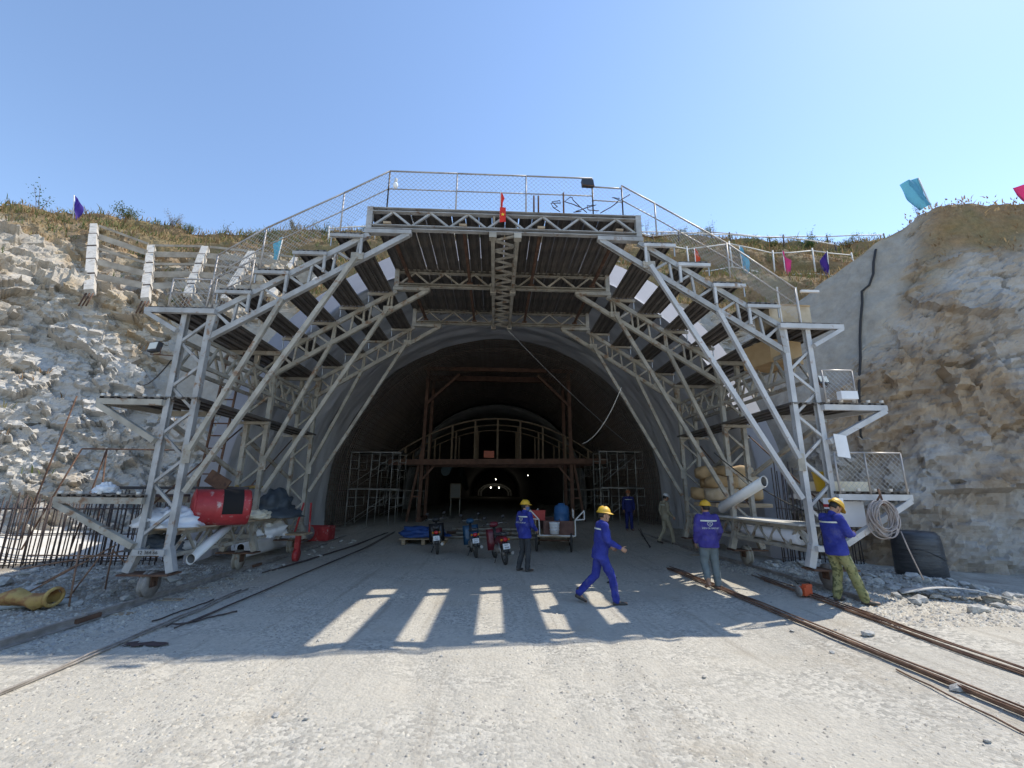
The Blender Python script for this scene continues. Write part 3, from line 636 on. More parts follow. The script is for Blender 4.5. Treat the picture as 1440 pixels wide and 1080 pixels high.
# height of the foot plates: the right rail lies a little higher than the left one
def gx(sx, x): return CX + sx * x
FZ = {-1: 0.47, 1: 0.60}
XI, XO = 5.90, 6.40     # inner and outer column
ZT = 5.36               # column top
def bar(p, q, w, h, name, m, parent, up=(0, 1, 0)): return MB().beam(p, q, w, h, up).build(name, m, parent)
LETTER = mat('black_stencil', (0.03, 0.03, 0.03), 0.7)
for fi, Y in enumerate(GY):
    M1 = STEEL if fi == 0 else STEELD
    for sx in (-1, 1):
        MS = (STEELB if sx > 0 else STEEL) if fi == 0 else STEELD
        fz = FZ[sx]; xi, xo = gx(sx, XI), gx(sx, XO)
        ci = MB().channel((xi, Y, fz + 0.42), (xi, Y, ZT), 0.10, 0.115, 0.02, up=(0, 1, 0), side=-sx).build('column', MS, gan)
        co = MB().channel((xo, Y, fz + 0.42), (xo, Y, ZT), 0.10, 0.115, 0.02, up=(0, 1, 0), side=sx).build('column', MS, gan)
        # splayed foot, ties, base plate and wheel
        MB().beam((xi, Y, fz + 0.44), (xi - sx * 0.13, Y, fz + 0.02), 0.13, 0.13, (0, 1, 0)).build('foot', MS, gan)
        MB().beam((xo, Y, fz + 0.44), (xo + sx * 0.13, Y, fz + 0.02), 0.13, 0.13, (0, 1, 0)).build('foot', MS, gan)
        MB().beam((xi - sx * .02, Y - 0.075, fz + 0.36), (xo + sx * .02, Y - 0.075, fz + 0.36), 0.12, 0.10).build('foot_tie', MS, gan)
        MB().box(((xi + xo) / 2, Y, fz - 0.005), (0.86, 0.36, 0.03)).build('base_plate', RUST, gan)
        wx, wr = gx(sx, XI + 0.22), 0.19; wz = (0.115 if sx < 0 else 0.115 + gz(7, Y)) + wr
        wh = MB().lathe([(0.03, -0.05), (wr + 0.03, -0.05), (wr + 0.03, -0.03), (wr, -0.025), (wr, 0.025), (wr + 0.03, 0.03), (wr + 0.03, 0.05), (0.03, 0.05)], (wx, Y, wz), 'X', 24).build('wheel', STEELD if fi else RAILM, gan)
        MB().lathe([(0.001, -0.085), (0.045, -0.085), (0.045, 0.085), (0.001, 0.085)], (wx, Y, wz), 'X', 10).build('axle', RUST, wh)
        for s2 in (-1, 1): MB().box((wx + s2 * 0.075, Y, (fz - 0.02 + wz - 0.05) / 2), (0.018, 0.16, fz - 0.02 - wz + 0.05)).build('fork', RUST, gan)
        # zig-zag lacing between the two columns
        zz_ = list(np.arange(fz + 0.62, ZT - 0.05, 0.455)); flip = 0
        for a, b in zip(zz_[:-1], zz_[1:]):
            p, q_ = ((xo, Y - 0.02, a), (xi, Y - 0.02, b)) if flip == 0 else ((xi, Y + 0.02, a), (xo, Y + 0.02, b))
            bar(p, q_, 0.05, 0.05, 'lacing_bar', MS, ci); flip ^= 1
        # inclined roof truss: chords, web
        b0 = Vector((gx(sx, 5.88), Y - 0.0, 4.84)); b1 = Vector((gx(sx, 2.08), Y, 7.30)); t0 = Vector((gx(sx, 5.82), Y, 5.40)); t1 = Vector((gx(sx, 2.92), Y, 7.26))
        cb = MB().channel(b0, b1, 0.11, 0.095, 0.015, up=(0, 1, 0)).build('rafter_chord', M1, gan)
        MB().channel(t0, t1, 0.11, 0.095, 0.015, up=(0, 1, 0)).build('rafter_chord', M1, gan)
        bar(b0 + Vector((0, 0.002, -0.05)), t0 + Vector((0, .002, 0.05)), 0.11, 0.13, 'rafter_post', M1, gan)
        MB().beam((gx(sx, 3.02), Y, 7.325), (gx(sx, 2.02), Y, 7.325), 0.13, 0.09).build('rafter_shoe', M1, gan)
        n = 6
        for k in range(n):
            f = (k + 0.85) / (n + 0.25); top = t0.lerp(t1, f); fb = (abs(top.x - CX) - 5.88) / (2.08 - 5.88)
            bot = b0.lerp(b1, fb - 0.012); bar(top, bot, 0.045, 0.05, 'web_bar', M1, cb)
            nf = (k + 1.85) / (n + 0.25)
            if k == 0: bar(t0 + Vector((0, .01, 0)), b0.lerp(b1, 0.10), 0.042, 0.05, 'web_bar', M1, cb); bar(t0 + Vector((0, -.01, -.02)), bot, 0.05, 0.05, 'web_bar', M1, cb)
            if nf < 1.05:
                tn = t0.lerp(t1, nf); fbn = (abs(tn.x - CX) - 5.88) / (2.08 - 5.88); bar(top + Vector((0, .01, 0)), b0.lerp(b1, fbn - 0.02), 0.05, 0.05, 'web_bar', M1, cb)
        # long raking struts
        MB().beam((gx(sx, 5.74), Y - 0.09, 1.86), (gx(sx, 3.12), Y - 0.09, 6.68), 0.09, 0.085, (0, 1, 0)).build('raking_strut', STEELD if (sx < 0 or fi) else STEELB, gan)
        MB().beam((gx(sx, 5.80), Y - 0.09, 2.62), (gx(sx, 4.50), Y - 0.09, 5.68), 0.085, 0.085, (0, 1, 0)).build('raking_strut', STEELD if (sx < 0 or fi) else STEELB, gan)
        MB().box((gx(sx, 5.83), Y - 0.08, 2.55), (0.14, 0.03, 0.34)).build('gusset_plate', STEELD, gan)
        MB().box((gx(sx, 3.1), Y - 0.08, 6.70), (0.26, 0.03, 0.16)).build('gusset_plate', STEELD, gan)
    # top truss
    top = MB().channel((gx(-1, 3.0), Y, 7.86), (gx(1, 3.0), Y, 7.86), 0.12, 0.10, 0.015, up=(0, 0, 1)).build('truss_chord', M1, gan)
    MB().channel((gx(-1, 3.0), Y, 7.44), (gx(1, 3.0), Y, 7.44), 0.12, 0.10, 0.015, up=(0, 0, 1)).build('truss_chord', M1, gan)
    for sx in (-1, 1): bar((gx(sx, 2.94), Y + .003, 7.38), (gx(sx, 2.94), Y + .003, 7.92), 0.12, 0.12, 'end_post', M1, top)
    n = 14; xs = np.linspace(-2.86, 2.86, n + 1)
    for k in range(n):
        a, b = (7.48, 7.82) if k % 2 == 0 else (7.82, 7.48)
        bar((CX + xs[k], Y - .012 * (k % 2), a), (CX + xs[k + 1], Y - .012 * (k % 2), b), 0.042, 0.05, 'web_bar', M1, top)
    for x in (-2.55, -0.92, 0.78, 2.5): MB().box((CX + x, Y, 7.525), (0.16, 0.16, 0.05)).build('beam_clip', WOOD if fi == 0 else RUST, top)
# centre lattice under the top deck, running front to back
cl = None
for x in (-0.27, 0.27):
    c_ = MB().channel((CX + x, GY[0] - .05, 7.33), (CX + x, GY[2] + .05, 7.33), 0.08, 0.09, 0.012).build('keel_chord', STEELD, gan); cl = cl or c_
    for Y in GY: MB().box((CX + x, Y, 7.31), (0.16, 0.16, 0.12)).build('keel_clamp', STEELD, cl)
n = 26; ysx = np.linspace(GY[0], GY[2], n + 1)
for k in range(n):
    s = 1 if k % 2 else -1
    bar((CX - 0.25 * s, ysx[k], 7.34), (CX + 0.25 * s, ysx[k + 1], 7.34), 0.045, 0.045, 'lacing_bar', STEELD, cl, (0, 0, 1))
    bar((CX - 0.25, ysx[k], 7.36 if s > 0 else 7.8), (CX - 0.25, ysx[k + 1], 7.8 if s > 0 else 7.36), 0.04, 0.04, 'lacing_bar', STEELD, cl, (1, 0, 0))
    bar((CX + 0.25, ysx[k], 7.36 if s < 0 else 7.8), (CX + 0.25, ysx[k + 1], 7.8 if s < 0 else 7.36), 0.04, 0.04, 'lacing_bar', STEELD, cl, (1, 0, 0))
for x in (-0.92, 0.78, ): MB().beam((CX + x, GY[0], 7.56), (CX + x, GY[2], 7.56), 0.07, 0.07).build('purlin', RUST, gan)
for x in (-2.55, 2.5): MB().beam((CX + x, GY[0], 7.56), (CX + x, GY[2], 7.56), 0.07, 0.07).build('purlin', RUST, gan)
# --- deck planks: folded steel trays lying front to back
def tray(wd, ln):
    m = MB(); t = 0.045; h = wd / 2
    pr = [(-h, -t), (-h + .012, -t), (-h + 0.012, -0.004), (-h * .45, -0.004), (-h * .33, -0.03), (h * .33, -0.03), (h * .45, -0.004), (h - 0.012, -0.004), (h - .012, -t), (h, -t), (h, 0.004), (-h, 0.004)]
    n = len(pr); vs = [(x, y, z) for y in (-ln / 2, ln / 2) for x, z in pr]
    fs = [(i, (i + 1) % n, (i + 1) % n + n, i + n) for i in range(n)] + [tuple(reversed(range(n))), tuple(range(n, 2 * n))]
    m.add(vs, fs); me = m.mesh('deck_plank'); me.materials.append(PLANK); return me
bays = [(8.40, 11.22), (11.28, 14.12)]
TR = tray(0.285, 2.82)
for y0, y1 in bays:
    yc = (y0 + y1) / 2
    for k in range(20):
        place('deck_plank', TR, gan, (CX - 2.86 + k * 0.301 + random.uniform(-.006, .006), yc + 0.17 + random.uniform(-.03, .03), 7.925), (0, 0, random.uniform(-.003, .003)))
    # five stepped side decks on each side
    for sx in (-1, 1):
        for x, z in ((3.34, 7.24), (4.06, 6.80), (4.78, 6.34), (5.47, 5.88)):
            for j in (-1, 0, 1): place('deck_plank', TR, gan, (gx(sx, x) + j * 0.207 * 1.02, yc + random.uniform(-.02, .02), z), None, None, (0.71, 1, 1))
        for j in range(4): place('deck_plank', TR, gan, (gx(sx, 5.98 + 0.32 * j), yc, ZT + 0.09), None, None, (1.06, 1, 1))
for Y in GY:
    for sx in (-1, 1):
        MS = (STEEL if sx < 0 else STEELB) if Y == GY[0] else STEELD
        for x, z in ((3.34, 7.24), (4.06, 6.80), (4.78, 6.34), (5.47, 5.88)):
            yf = Y - 0.10 if Y == GY[0] else Y
            MB().beam((gx(sx, x - 0.34), yf, z - 0.085), (gx(sx, x + 0.36), yf, z - 0.085), 0.07, 0.07).build('deck_bearer', MS, gan)
            MB().beam((gx(sx, x - 0.3), yf + .01, z - 0.11), (gx(sx, x - 0.3), yf + .01, z - 0.50), 0.05, 0.05, (0, 1, 0)).build('deck_post', MS, gan)
            MB().beam((gx(sx, x + 0.33), yf + 0.01, z - .12), (gx(sx, x + 0.33), yf + .01, z - 0.33), 0.022, 0.022, (0, 1, 0)).build('hanger_rod', GALV, gan)
        # bearer on top of the columns, with an outward bracket
        yb = Y - 0.11
        MB().beam((gx(sx, 5.76), yb, ZT + 0.0), (gx(sx, 7.12), yb, ZT + 0.0), 0.09, 0.10).build('deck_bearer', MS, gan)
        MB().beam((gx(sx, 7.10), yb, ZT - 0.04), (gx(sx, 6.44), yb, ZT - 0.42), 0.08, 0.08, (0, 1, 0)).build('bracket_arm', MS, gan)
# --- side cantilever platforms at two lower levels
def side_platform(sx, z, reach, y0, y1, low, name_):
    MS = STEELB if sx > 0 else STEELD
    for Y in (GY[0] - 0.11, ):
        MB().beam((gx(sx, XO + .02), Y, z), (gx(sx, reach), Y, z), 0.09, 0.11).build('platform_beam', MS, gan)
        MB().beam((gx(sx, reach - .04), Y, z - 0.06), (gx(sx, XO + .03), Y, low), 0.10, 0.11, (0, 1, 0)).build('bracket_arm', MS, gan)
    MB().beam((gx(sx, XO + .02), y1, z), (gx(sx, reach - .35), y1, z), 0.09, 0.11).build('platform_beam', MS, gan)
    MB().beam((gx(sx, reach), y0, z), (gx(sx, reach - .35), y1, z), 0.07, 0.09).build('edge_beam', MS, gan)
    wd = reach - XO; n = max(3, int(wd / 0.25))
    TP = tray(wd / n - .012, y1 - y0)
    for k in range(n):
        place('deck_plank', TP, gan, (gx(sx, XO + (k + .5) * wd / n), (y0 + y1) / 2, z + 0.105))
    for k in range(5): MB().lathe([(0.001, 0), (0.035, 0), (0.035, 0.05), (0.001, .05)], (gx(sx, XO + 0.15 + k * (wd - .2) / 4), y0 + .02, z + 0.11), 'Z', 8).build('bolt_head', CONC, gan)
side_platform(-1, 3.50, 7.62, 8.39, 9.7, 2.78, 'upper'); side_platform(1, 3.64, 7.72, 8.39, 9.7, 2.95, 'upper')
side_platform(-1, 1.70, 7.95, 8.39, 9.6, 0.93, 'lower'); side_platform(1, 1.90, 7.88, 8.39, 9.6, 1.05, 'lower')
# inner walkways between the columns, front to back, at the upper level
TW = tray(0.24, 2.78)
for sx in (-1, 1):
    z = 3.62 if sx < 0 else 3.74
    for y0, y1 in bays:
        for k in range(3): place('deck_plank', TW, gan, (gx(sx, XI + 0.02 + 0.25 * k), (y0 + y1) / 2, z))
    for Y in GY[1:]:
        MB().beam((gx(sx, XI - .1), Y - .1, z - .09), (gx(sx, XO + .35), Y - .1, z - .09), 0.07, 0.07).build('deck_bearer', STEELD, gan)
        MB().beam((gx(sx, XO + .1), Y - 2.75, z - .35), (gx(sx, XO), Y - .15, z - 1.35), 0.08, 0.08).build('side_brace', STEELD, gan)
    # side girders between frames: high and low, boxed lattice
    for (za, zb, xs_) in ((4.25, 4.78, (XI, XO)), ((0.76, 1.14, (XI, XO)) if sx < 0 else (0.9, 1.3, (XI, XO)))):
        for x in xs_:
            ch = MB().beam((gx(sx, x), GY[0] + .06, za), (gx(sx, x), GY[2] - .06, za), 0.07, 0.07).build('girder_chord', STEELD, gan)
            MB().beam((gx(sx, x), GY[0] + .06, zb), (gx(sx, x), GY[2] - .06, zb), 0.07, 0.07).build('girder_chord', STEELD, gan)
            n = 16; yy = np.linspace(GY[0] + .08, GY[2] - .08, n + 1)
            for k in range(n):
                a, b = (za, zb) if k % 2 == 0 else (zb, za)
                bar((gx(sx, x), yy[k], a), (gx(sx, x), yy[k + 1], b), 0.042, 0.042, 'web_bar', STEELD, ch, (1, 0, 0))
        for k in range(9):
            y = GY[0] + .1 + k * 0.66; d = 0.66 if k < 8 else 0
            bar((gx(sx, XI), y, zb), (gx(sx, XO), min(y + .6, GY[2]), zb), 0.035, 0.035, 'web_bar', STEELD, ch)
    # shelf on the low girder
    MB().box((gx(sx, (XI + XO) / 2 - .02), 10.9, 1.20 if sx < 0 else 1.36), (0.78, 4.6, 0.035)).build('shelf', WOOD if sx < 0 else CONC, gan)
    for y0 in (GY[0], GY[1]):
        MB().tube([(gx(sx, XO + .03), y0 + .1, 1.6), (gx(sx, XO + .03), y0 + 2.6, 3.4)], 0.018, 5).build('tie_rod', RUST, gan)
# ladder frame on the left behind the platform
lad = MB().beam((gx(-1, 6.55), 10.6, 1.7), (gx(-1, 6.55), 10.9, 5.3), 0.04).build('ladder_rail', RUST, gan)
MB().beam((gx(-1, 6.95), 10.6, 1.7), (gx(-1, 6.95), 10.9, 5.3), 0.04).build('ladder_rail', RUST, lad)
for k in range(11): MB().beam((gx(-1, 6.55), 10.62 + k * .027, 1.95 + k * .3), (gx(-1, 6.95), 10.62 + k * .027, 1.95 + k * .3), 0.03).build('rung', RUST, lad)

# --- chain-link guard rails
def chain(poly_a, poly_b, h, name, parent, pitch=0.105, r=0.0034):
    """diagonal wire mesh in the parallelogram a->b (bottom edge), height vector h"""
    a, b, h = Vector(poly_a), Vector(poly_b), Vector(h); W, Hh = (b - a).length, h.length; m = MB()
    e = (b - a) / W; u = h / Hh; n = int((W + Hh) / pitch)
    for sgn in (1, -1):
        for k in range(1, n):
            s = k * pitch; p0 = (s, 0) if s <= W else (W, s - W); p1 = (0, s) if s <= Hh else (s - Hh, Hh)
            if sgn < 0: p0 = (W - p0[0], p0[1]); p1 = (W - p1[0], p1[1])
            A, B = a + e * p0[0] + u * p0[1], a + e * p1[0] + u * p1[1]
            m.tube([A, B], r, 3, caps=False, smooth=False)
    return m.build(name, GALV, parent)
RAILP = mat('rail_pipe', (0.33, 0.31, 0.29), 0.5, 0.4, (0.45, 0.42, 0.4), 6)
yF = GY[0] - 0.16
def guard(ptsb, hgt, lean=(0, 0), mid=True, mesh=True, y=yF, posts=None):
    for i in range(len(ptsb) - 1):
        a, b = Vector((ptsb[i][0], y, ptsb[i][1])), Vector((ptsb[i + 1][0], y, ptsb[i + 1][1])); up = Vector((0, 0, hgt))
        MB().tube([a + up, b + up], 0.019, 5).build('guard_rail', RAILP, gan)
        if mid: MB().tube([a + up * 0.5, b + up * .5], 0.014, 5).build('guard_rail', RAILP, gan)
        if mesh: stuff(chain(a + up * .03, b + up * .03, up * 0.95, 'mesh_panel', gan))
    for x, z in (posts or ptsb): MB().tube([(x, y, z - 0.06), (x, y, z + hgt)], 0.018, 5).build('guard_post', RAILP, gan)
guard([(CX - 2.6, 7.95), (CX - 1.1, 7.95), (CX + .45, 7.95), (CX + 1.95, 7.95)], 0.92, y=GY[0])
guard([(CX + 1.95, 7.95), (CX + 2.62, 7.93)], 0.70, y=GY[0])
guard([(CX - 2.6, 7.95), (CX - 3.55, 7.35), (CX - 5.1, 6.42), (CX - 6.0, 5.75)], 0.92, y=GY[0])
guard([(CX + 2.62, 7.93), (CX + 3.35, 7.50), (CX + 4.9, 6.55), (CX + 6.3, 5.5)], 0.78, y=GY[0])
guard([(CX - 6.75, 5.46), (CX - 6.0, 5.46)], 0.62, y=GY[0] - .05); guard([(CX - 6.0, 5.46), (CX - 5.3, 5.9)], 0.75, y=GY[0] + .1)
guard([(CX + 6.47, 3.78), (CX + 7.1, 3.78)], 0.62, mid=False); guard([(CX + 6.45, 2.02), (CX + 7.05, 2.02), (CX + 7.78, 2.02)], 0.72, mid=False)
# rear railing on the top deck
for x in (-2.6, 0, 2.6): MB().tube([(CX + x, GY[2] + .1, 7.9), (CX + x, GY[2] + .1, 8.85)], .018, 5).build('guard_post', RAILP, gan)
MB().tube([(CX - 2.6, GY[2] + .1, 8.85), (CX + 2.6, GY[2] + .1, 8.85)], .018, 5).build('guard_rail', RAILP, gan)
# stencilled mark on the left foot tie
for sx, s_ in ((-1, '12 364 66'), (1, '11.3')):
    tm = text_mesh(s_, 0.085); tm.materials.append(LETTER)
    ob = place('stencil_lettering', tm, gan, (gx(sx, (XI + XO) / 2), yF + 0.016, FZ[sx] + 0.36), (math.pi / 2, 0, 0))
# bent hooks and stubs of rod standing on the top beam
for x in (0.72, 1.28, 0.62): MB().tube([(CX + x, yF + .1, 7.9), (CX + x, yF + .1, 8.32 + .1 * (x > 1))], 0.02, 5).build('rod_stub', RUST, gan)
random.seed(21)
for k in range(4):
    p = Vector((CX + 1.2 + .3 * k, yF + .12, 7.95)); pts = [p.copy()]
    for j in range(7): p = p + Vector((random.uniform(-.22, .26), 0, random.uniform(-.14, .2))); p.z = max(7.97, min(8.65, p.z)); pts.append(p.copy())
    MB().tube(pts, 0.011, 5).build('loose_cable', REBARD, gan)

# ================================================================== SLOPE: concrete grid, fences, flags, vegetation
def hz(x, y): return drop(HB, x, y)
def hnorm(x, y):
    h = HB.ray_cast(Vector((x, y, 60)), Vector((0, 0, -1))); return h[1] if h[0] is not None else Vector((0, 0, 1))
grid = thing('slope_grid', 'whitewashed concrete ribs and boards holding the slope above the left of the tunnel', 'slope frame', (-14, 17, 9))
ribs = [((-18.6, 18.65), (-14.6, 15.1)), ((-16.5, 19.4), (-13.3, 15.9)), ((-13.8, 19.1), (-12.5, 16.85)), ((-11.9, 19.5), (-11.0, 16.8)), ((-10.1, 20.1), (-9.55, 17.35)), ((-8.4, 20.5), (-8.2, 18.2))]
RL = []
for (t_, b_) in ribs:
    pts = []
    for k in range(7):
        f = k / 6; x, y = b_[0] + (t_[0] - b_[0]) * f, b_[1] + (t_[1] - b_[1]) * f; pts.append(hz(x, y))
    z0, z1 = pts[0].z, pts[-1].z
    pts = [Vector((p.x, p.y, z0 + (z1 - z0) * k / 6)) + Vector((0.12, -0.18, 0.12)) for k, p in enumerate(pts)]
    RL.append(pts)
    for k in range(5):
        a, b = pts[0].lerp(pts[-1], k / 5 + 0.008), pts[0].lerp(pts[-1], (k + 1) / 5 - 0.008)
        MB().beam(a, b, 0.27 + random.uniform(-.03, .03), 0.26 + 0.05 * (k % 2), (0, -0.6, 0.8)).build('rib_segment', RIBC, grid)
        if k: MB().beam(a - (b - a).normalized() * 0.06, a + (b - a).normalized() * .015, 0.29, 0.30, (0, -0.6, 0.8)).build('rib_collar', mat('stained_concrete', (0.12, 0.10, 0.09), 0.9), grid)
    for dx in (-.12, 0, .12): MB().tube([pts[0] + Vector((dx, 0, 0)), pts[0] + Vector((dx, -0.15, -0.55))], 0.025, 5).build('starter_bar', RUST, grid)
BOARD = mat('weathered_board', (0.30, 0.265, 0.22), 0.9, 0, (0.45, 0.41, 0.35), 3, bump=0.3)
for i in range(len(RL) - 1):
    for k in range(5):
        f = 0.98 - k * 0.2; a = RL[i][0].lerp(RL[i][-1], f); b = RL[i + 1][0].lerp(RL[i + 1][-1], f)
        d = (b - a).normalized(); MB().beam(a + d * 0.16 + Vector((0.05, -.06, 0.10)), b - d * 0.16 + Vector((0.05, -.06, 0.10)), 0.07, 0.24 if k in (1, 3, 4) else 0.10, (0, -0.3, 0.95)).build('board', BOARD, grid)

# white pole fences stepping down the slope on the right
POLE = mat('white_pole', (0.62, 0.60, 0.57), 0.7, 0, (0.75, 0.73, 0.70), 3)
def slope_fence(label, pts, hp=0.75, rails=(0.7,), dark=False, n=8):
    P_ = [hz(*p) for p in pts]; t = thing('slope_fence', label, 'fence', P_[0], 'pole fences on the slope')
    for a, b in zip(P_[:-1], P_[1:]):
        for r_ in rails:
            u = Vector((0, 0, r_)); j = Vector((0, 0, random.uniform(-.1, .1)))
            MB().tube([a + u, (a + b) / 2 + u + j * .6, b + u], 0.035, 5).build('rail', POLE, t)
    for p in P_: MB().tube([p - Vector((0, 0, .2)), p + Vector((random.uniform(-.08, .08), 0, hp))], 0.04, 5).build('post', POLE if not dark else REBARD, t)
random.seed(5)
slope_fence('white pole fence with two rails, lowest row behind the flags on the right slope', [(x, 20.3) for x in (3, 5.5, 7.6, 9.9, 12.2, 14.4, 16.6, 18.8)], 1.5, (0.0, 1.35))
slope_fence('white pole fence, middle row on the right slope', [(x, 21.5) for x in (1, 4, 7, 10, 13, 16, 19)], 0.9, (0.75,), True)
slope_fence('white pole fence, top row along the hill crest on the right', [(x, 22.5) for x in (2, 5.5, 9, 12.5, 16, 19.5, 23)], 0.6, (0.5,), True)
slope_fence('short white pole fence on the slope left of the gantry top', [(-9, 21.0), (-6.6, 21.0), (-4.2, 20.9), (-2, 20.9)], 0.9, (0.25, 0.8))

# flags
def flag(label, base, lean, h, w, hh, col, yaw, drape=0.3, seed=0, group='flags on the slopes', pole_r=0.022):
    t = thing('flag', label, 'flag', base, group); b = Vector(base); top = b + Vector((lean[0], lean[1], 1)).normalized() * h
    MB().tube([b - Vector((0, 0, .3)), top], pole_r, 5).build('pole', POLE, t)
    nu, nv = 12, 14; V = []; dirv = Vector((math.cos(yaw), math.sin(yaw), 0)); side = Vector((-dirv.y, dirv.x, 0)); ax_ = (top - b).normalized()
    for j in range(nv + 1):
        for i in range(nu + 1):
            u, v = i / nu, j / nv
            p = top - ax_ * (v * hh) + dirv * (w * u * (1 - drape * (0.5 + .5 * v))) - Vector((0, 0, 1)) * (drape * w * 0.9 * u ** 1.3)
            p += side * (0.10 * w * math.sin(u * 7 + v * 3 + seed) * (0.3 + u)) + dirv * (0.05 * w * math.sin(v * 8 + seed))
            V.append(p)
    fs = [(j * (nu + 1) + i, j * (nu + 1) + i + 1, (j + 1) * (nu + 1) + i + 1, (j + 1) * (nu + 1) + i) for j in range(nv) for i in range(nu)]
    MB().add(V, fs, True).build('cloth', mat('cloth_%d_%d_%d' % tuple(int(c * 99) for c in col), col, 0.8, 0, tuple(min(1, c * 1.25) for c in col), 3, trans=(col, 0.35)), t)
FL = [('purple flag drooping on the crest at the far left', (-19.9, 18.95), (-.25, 0), 1.5, .75, 1.1, (0.06, 0.03, 0.28), 0.2, .8),
      ('light blue flag on the slope left of the gantry', (-10.6, 19.3), (.1, 0), 1.7, .55, 1.2, (0.12, 0.42, 0.55), 3.3, .7),
      ('orange-red flag on the lowest slope fence, leftmost of four', (10.2, 20.2), (0, 0), 1.55, .6, 1.2, (0.65, 0.09, 0.03), 0.3, .8),
      ('light blue flag on the lowest slope fence', (12.7, 20.2), (-.05, 0), 1.6, .8, 1.3, (0.12, 0.36, 0.52), 0.2, .7),
      ('pink flag on the lowest slope fence', (14.9, 20.2), (0.02, 0), 1.6, .75, 1.3, (0.62, 0.05, 0.20), 0.3, .8),
      ('dark violet flag on the lowest slope fence, rightmost of four', (17.2, 20.2), (.1, 0), 1.6, .75, 1.25, (0.045, 0.022, 0.20), 2.9, .8)]
for k, (lb_, xy, ln, h, w_, hh, col, yaw, dr) in enumerate(FL): flag(lb_, hz(*xy), ln, h, w_, hh, col, yaw, dr, k)
bp_ = drop(BB, 14.55, 12.3); flag('large light blue flag leaning on top of the right rock', bp_, (-.22, 0), 1.5, .85, 1.05, (0.10, 0.33, 0.46), 3.2, .38, 3, pole_r=.025)
bp_ = drop(BB, 19.35, 12.9); flag('large pink flag on the right rock at the edge of the picture', bp_, (-.1, 0), 1.9, .9, 1.1, (0.60, 0.04, 0.16), 3.2, .2, 5, pole_r=.025)
# red flag on the gantry's top beam
flag('red pennant with a yellow star on the centre of the gantry top', (CX - .12, yF + .02, 7.9), (0, 0), 0.42, 0.16, 0.36, (0.65, 0.04, 0.03), 0.15, .9, 2, 'flag on the gantry', .012)
st = MB(); st.add([(CX - .065 + .045 * (1 if i % 2 == 0 else .42) * math.sin(i * math.pi / 5), yF - .05, 7.72 + .045 * (1 if i % 2 == 0 else .42) * math.cos(i * math.pi / 5)) for i in range(10)] + [(CX - .065, yF - .056, 7.72)], [(i, (i + 1) % 10, 10) for i in range(10)])
fcl = MB(); fcl.add([(CX - .13 + .13 * u, yF - .035 - .012 * math.sin(v * 5 + u * 4), 7.9 - .36 * v) for v in np.linspace(0, 1, 9) for u in np.linspace(0, 1, 5)], [(j * 5 + i, j * 5 + i + 1, j * 5 + i + 6, j * 5 + i + 5) for j in range(8) for i in range(4)], True)
o_ = fcl.build('hanging_cloth', MATS['cloth_64_3_2'], None, (CX - .13, yF - .04, 7.4)); tag(o_, 'red cloth with a yellow star hanging down over the gantry top truss', 'flag')
st.build('star', mat('star_yellow', (0.85, 0.6, 0.05), 0.7), o_)

# dry grass: tufts of blades over the upper slopes (uncountable)
rng = np.random.default_rng(3)
def grass_mesh(name, pts, hgt, blades, cols, spread=0.16):
    n = len(pts) * blades; c = np.repeat(pts, blades, 0) + np.concatenate([rng.normal(0, spread, (n, 2)), np.zeros((n, 1))], 1)
    a = rng.uniform(0, 2 * np.pi, n); hh = hgt * rng.uniform(0.4, 1.3, n); ln = rng.normal(0, 0.45, (n, 2)) * hh[:, None]
    wv = np.stack([np.cos(a), np.sin(a), np.zeros(n)], 1) * (0.012 + 0.016 * rng.random(n))[:, None]
    top = c + np.concatenate([ln, hh[:, None]], 1); mid = c + np.concatenate([ln * 0.35, hh[:, None] * 0.6], 1)
    V = np.stack([c - wv, c + wv, mid + wv * 0.8, mid - wv * .8, top], 1).reshape(-1, 3); b = np.arange(n) * 5
    F4 = np.stack([b, b + 1, b + 2, b + 3], 1); F3 = np.stack([b + 3, b + 2, b + 4], 1)
    me = bpy.data.meshes.new(name); me.vertices.add(len(V)); me.vertices.foreach_set('co', V.astype(np.float32).ravel())
    li = np.concatenate([F4.ravel(), F3.ravel()]); ls = np.concatenate([np.arange(n) * 4, n * 4 + np.arange(n) * 3]); lt = np.concatenate([np.full(n, 4), np.full(n, 3)])
    me.loops.add(len(li)); me.loops.foreach_set('vertex_index', li.astype(np.int32)); me.polygons.add(2 * n); me.polygons.foreach_set('loop_start', ls.astype(np.int32)); me.polygons.foreach_set('loop_total', lt.astype(np.int32))
    me.polygons.foreach_set('material_index', np.concatenate([np.repeat(rng.integers(0, len(cols), len(pts)), blades)] * 2).astype(np.int32))
    me.update(calc_edges=True); me.validate()
    for c_ in cols: me.materials.append(c_)
    o = bpy.data.objects.new(name, me); C.objects.link(o); return o
DRY = [mat('dry_grass_straw', (0.38, 0.27, 0.14), 0.9, trans=((0.38, 0.27, 0.14), .3)), mat('dry_grass_brown', (0.25, 0.16, 0.08), 0.9, trans=((.25, .16, .08), .3)), mat('dry_grass_olive', (0.21, 0.19, 0.075), 0.9, trans=((.21, .19, .07), .3)), mat('dry_grass_green', (0.12, 0.15, 0.05), 0.9, trans=((.12, .15, .05), .3))]
pts = []
for _ in range(16000):
    x, y = rng.uniform(-30, 24), rng.uniform(13, 25.5)
    h = HB.ray_cast(Vector((x, y, 60)), Vector((0, 0, -1)))
    if h[0] is None: continue
    tri = h[2]; vi = me_h.polygons[tri].vertices[0] if False else hill.data.polygons[tri].vertices[0]
    if gmask[vi] > 0.5 or rng.random() < 0.04: pts.append(h[0][:])
pts = np.array(pts)
go = stuff(grass_mesh('dry_grass', pts, 0.26, 6, DRY)); tag(go, 'dry straw-coloured grass covering the upper slopes', 'grass')
p2 = []
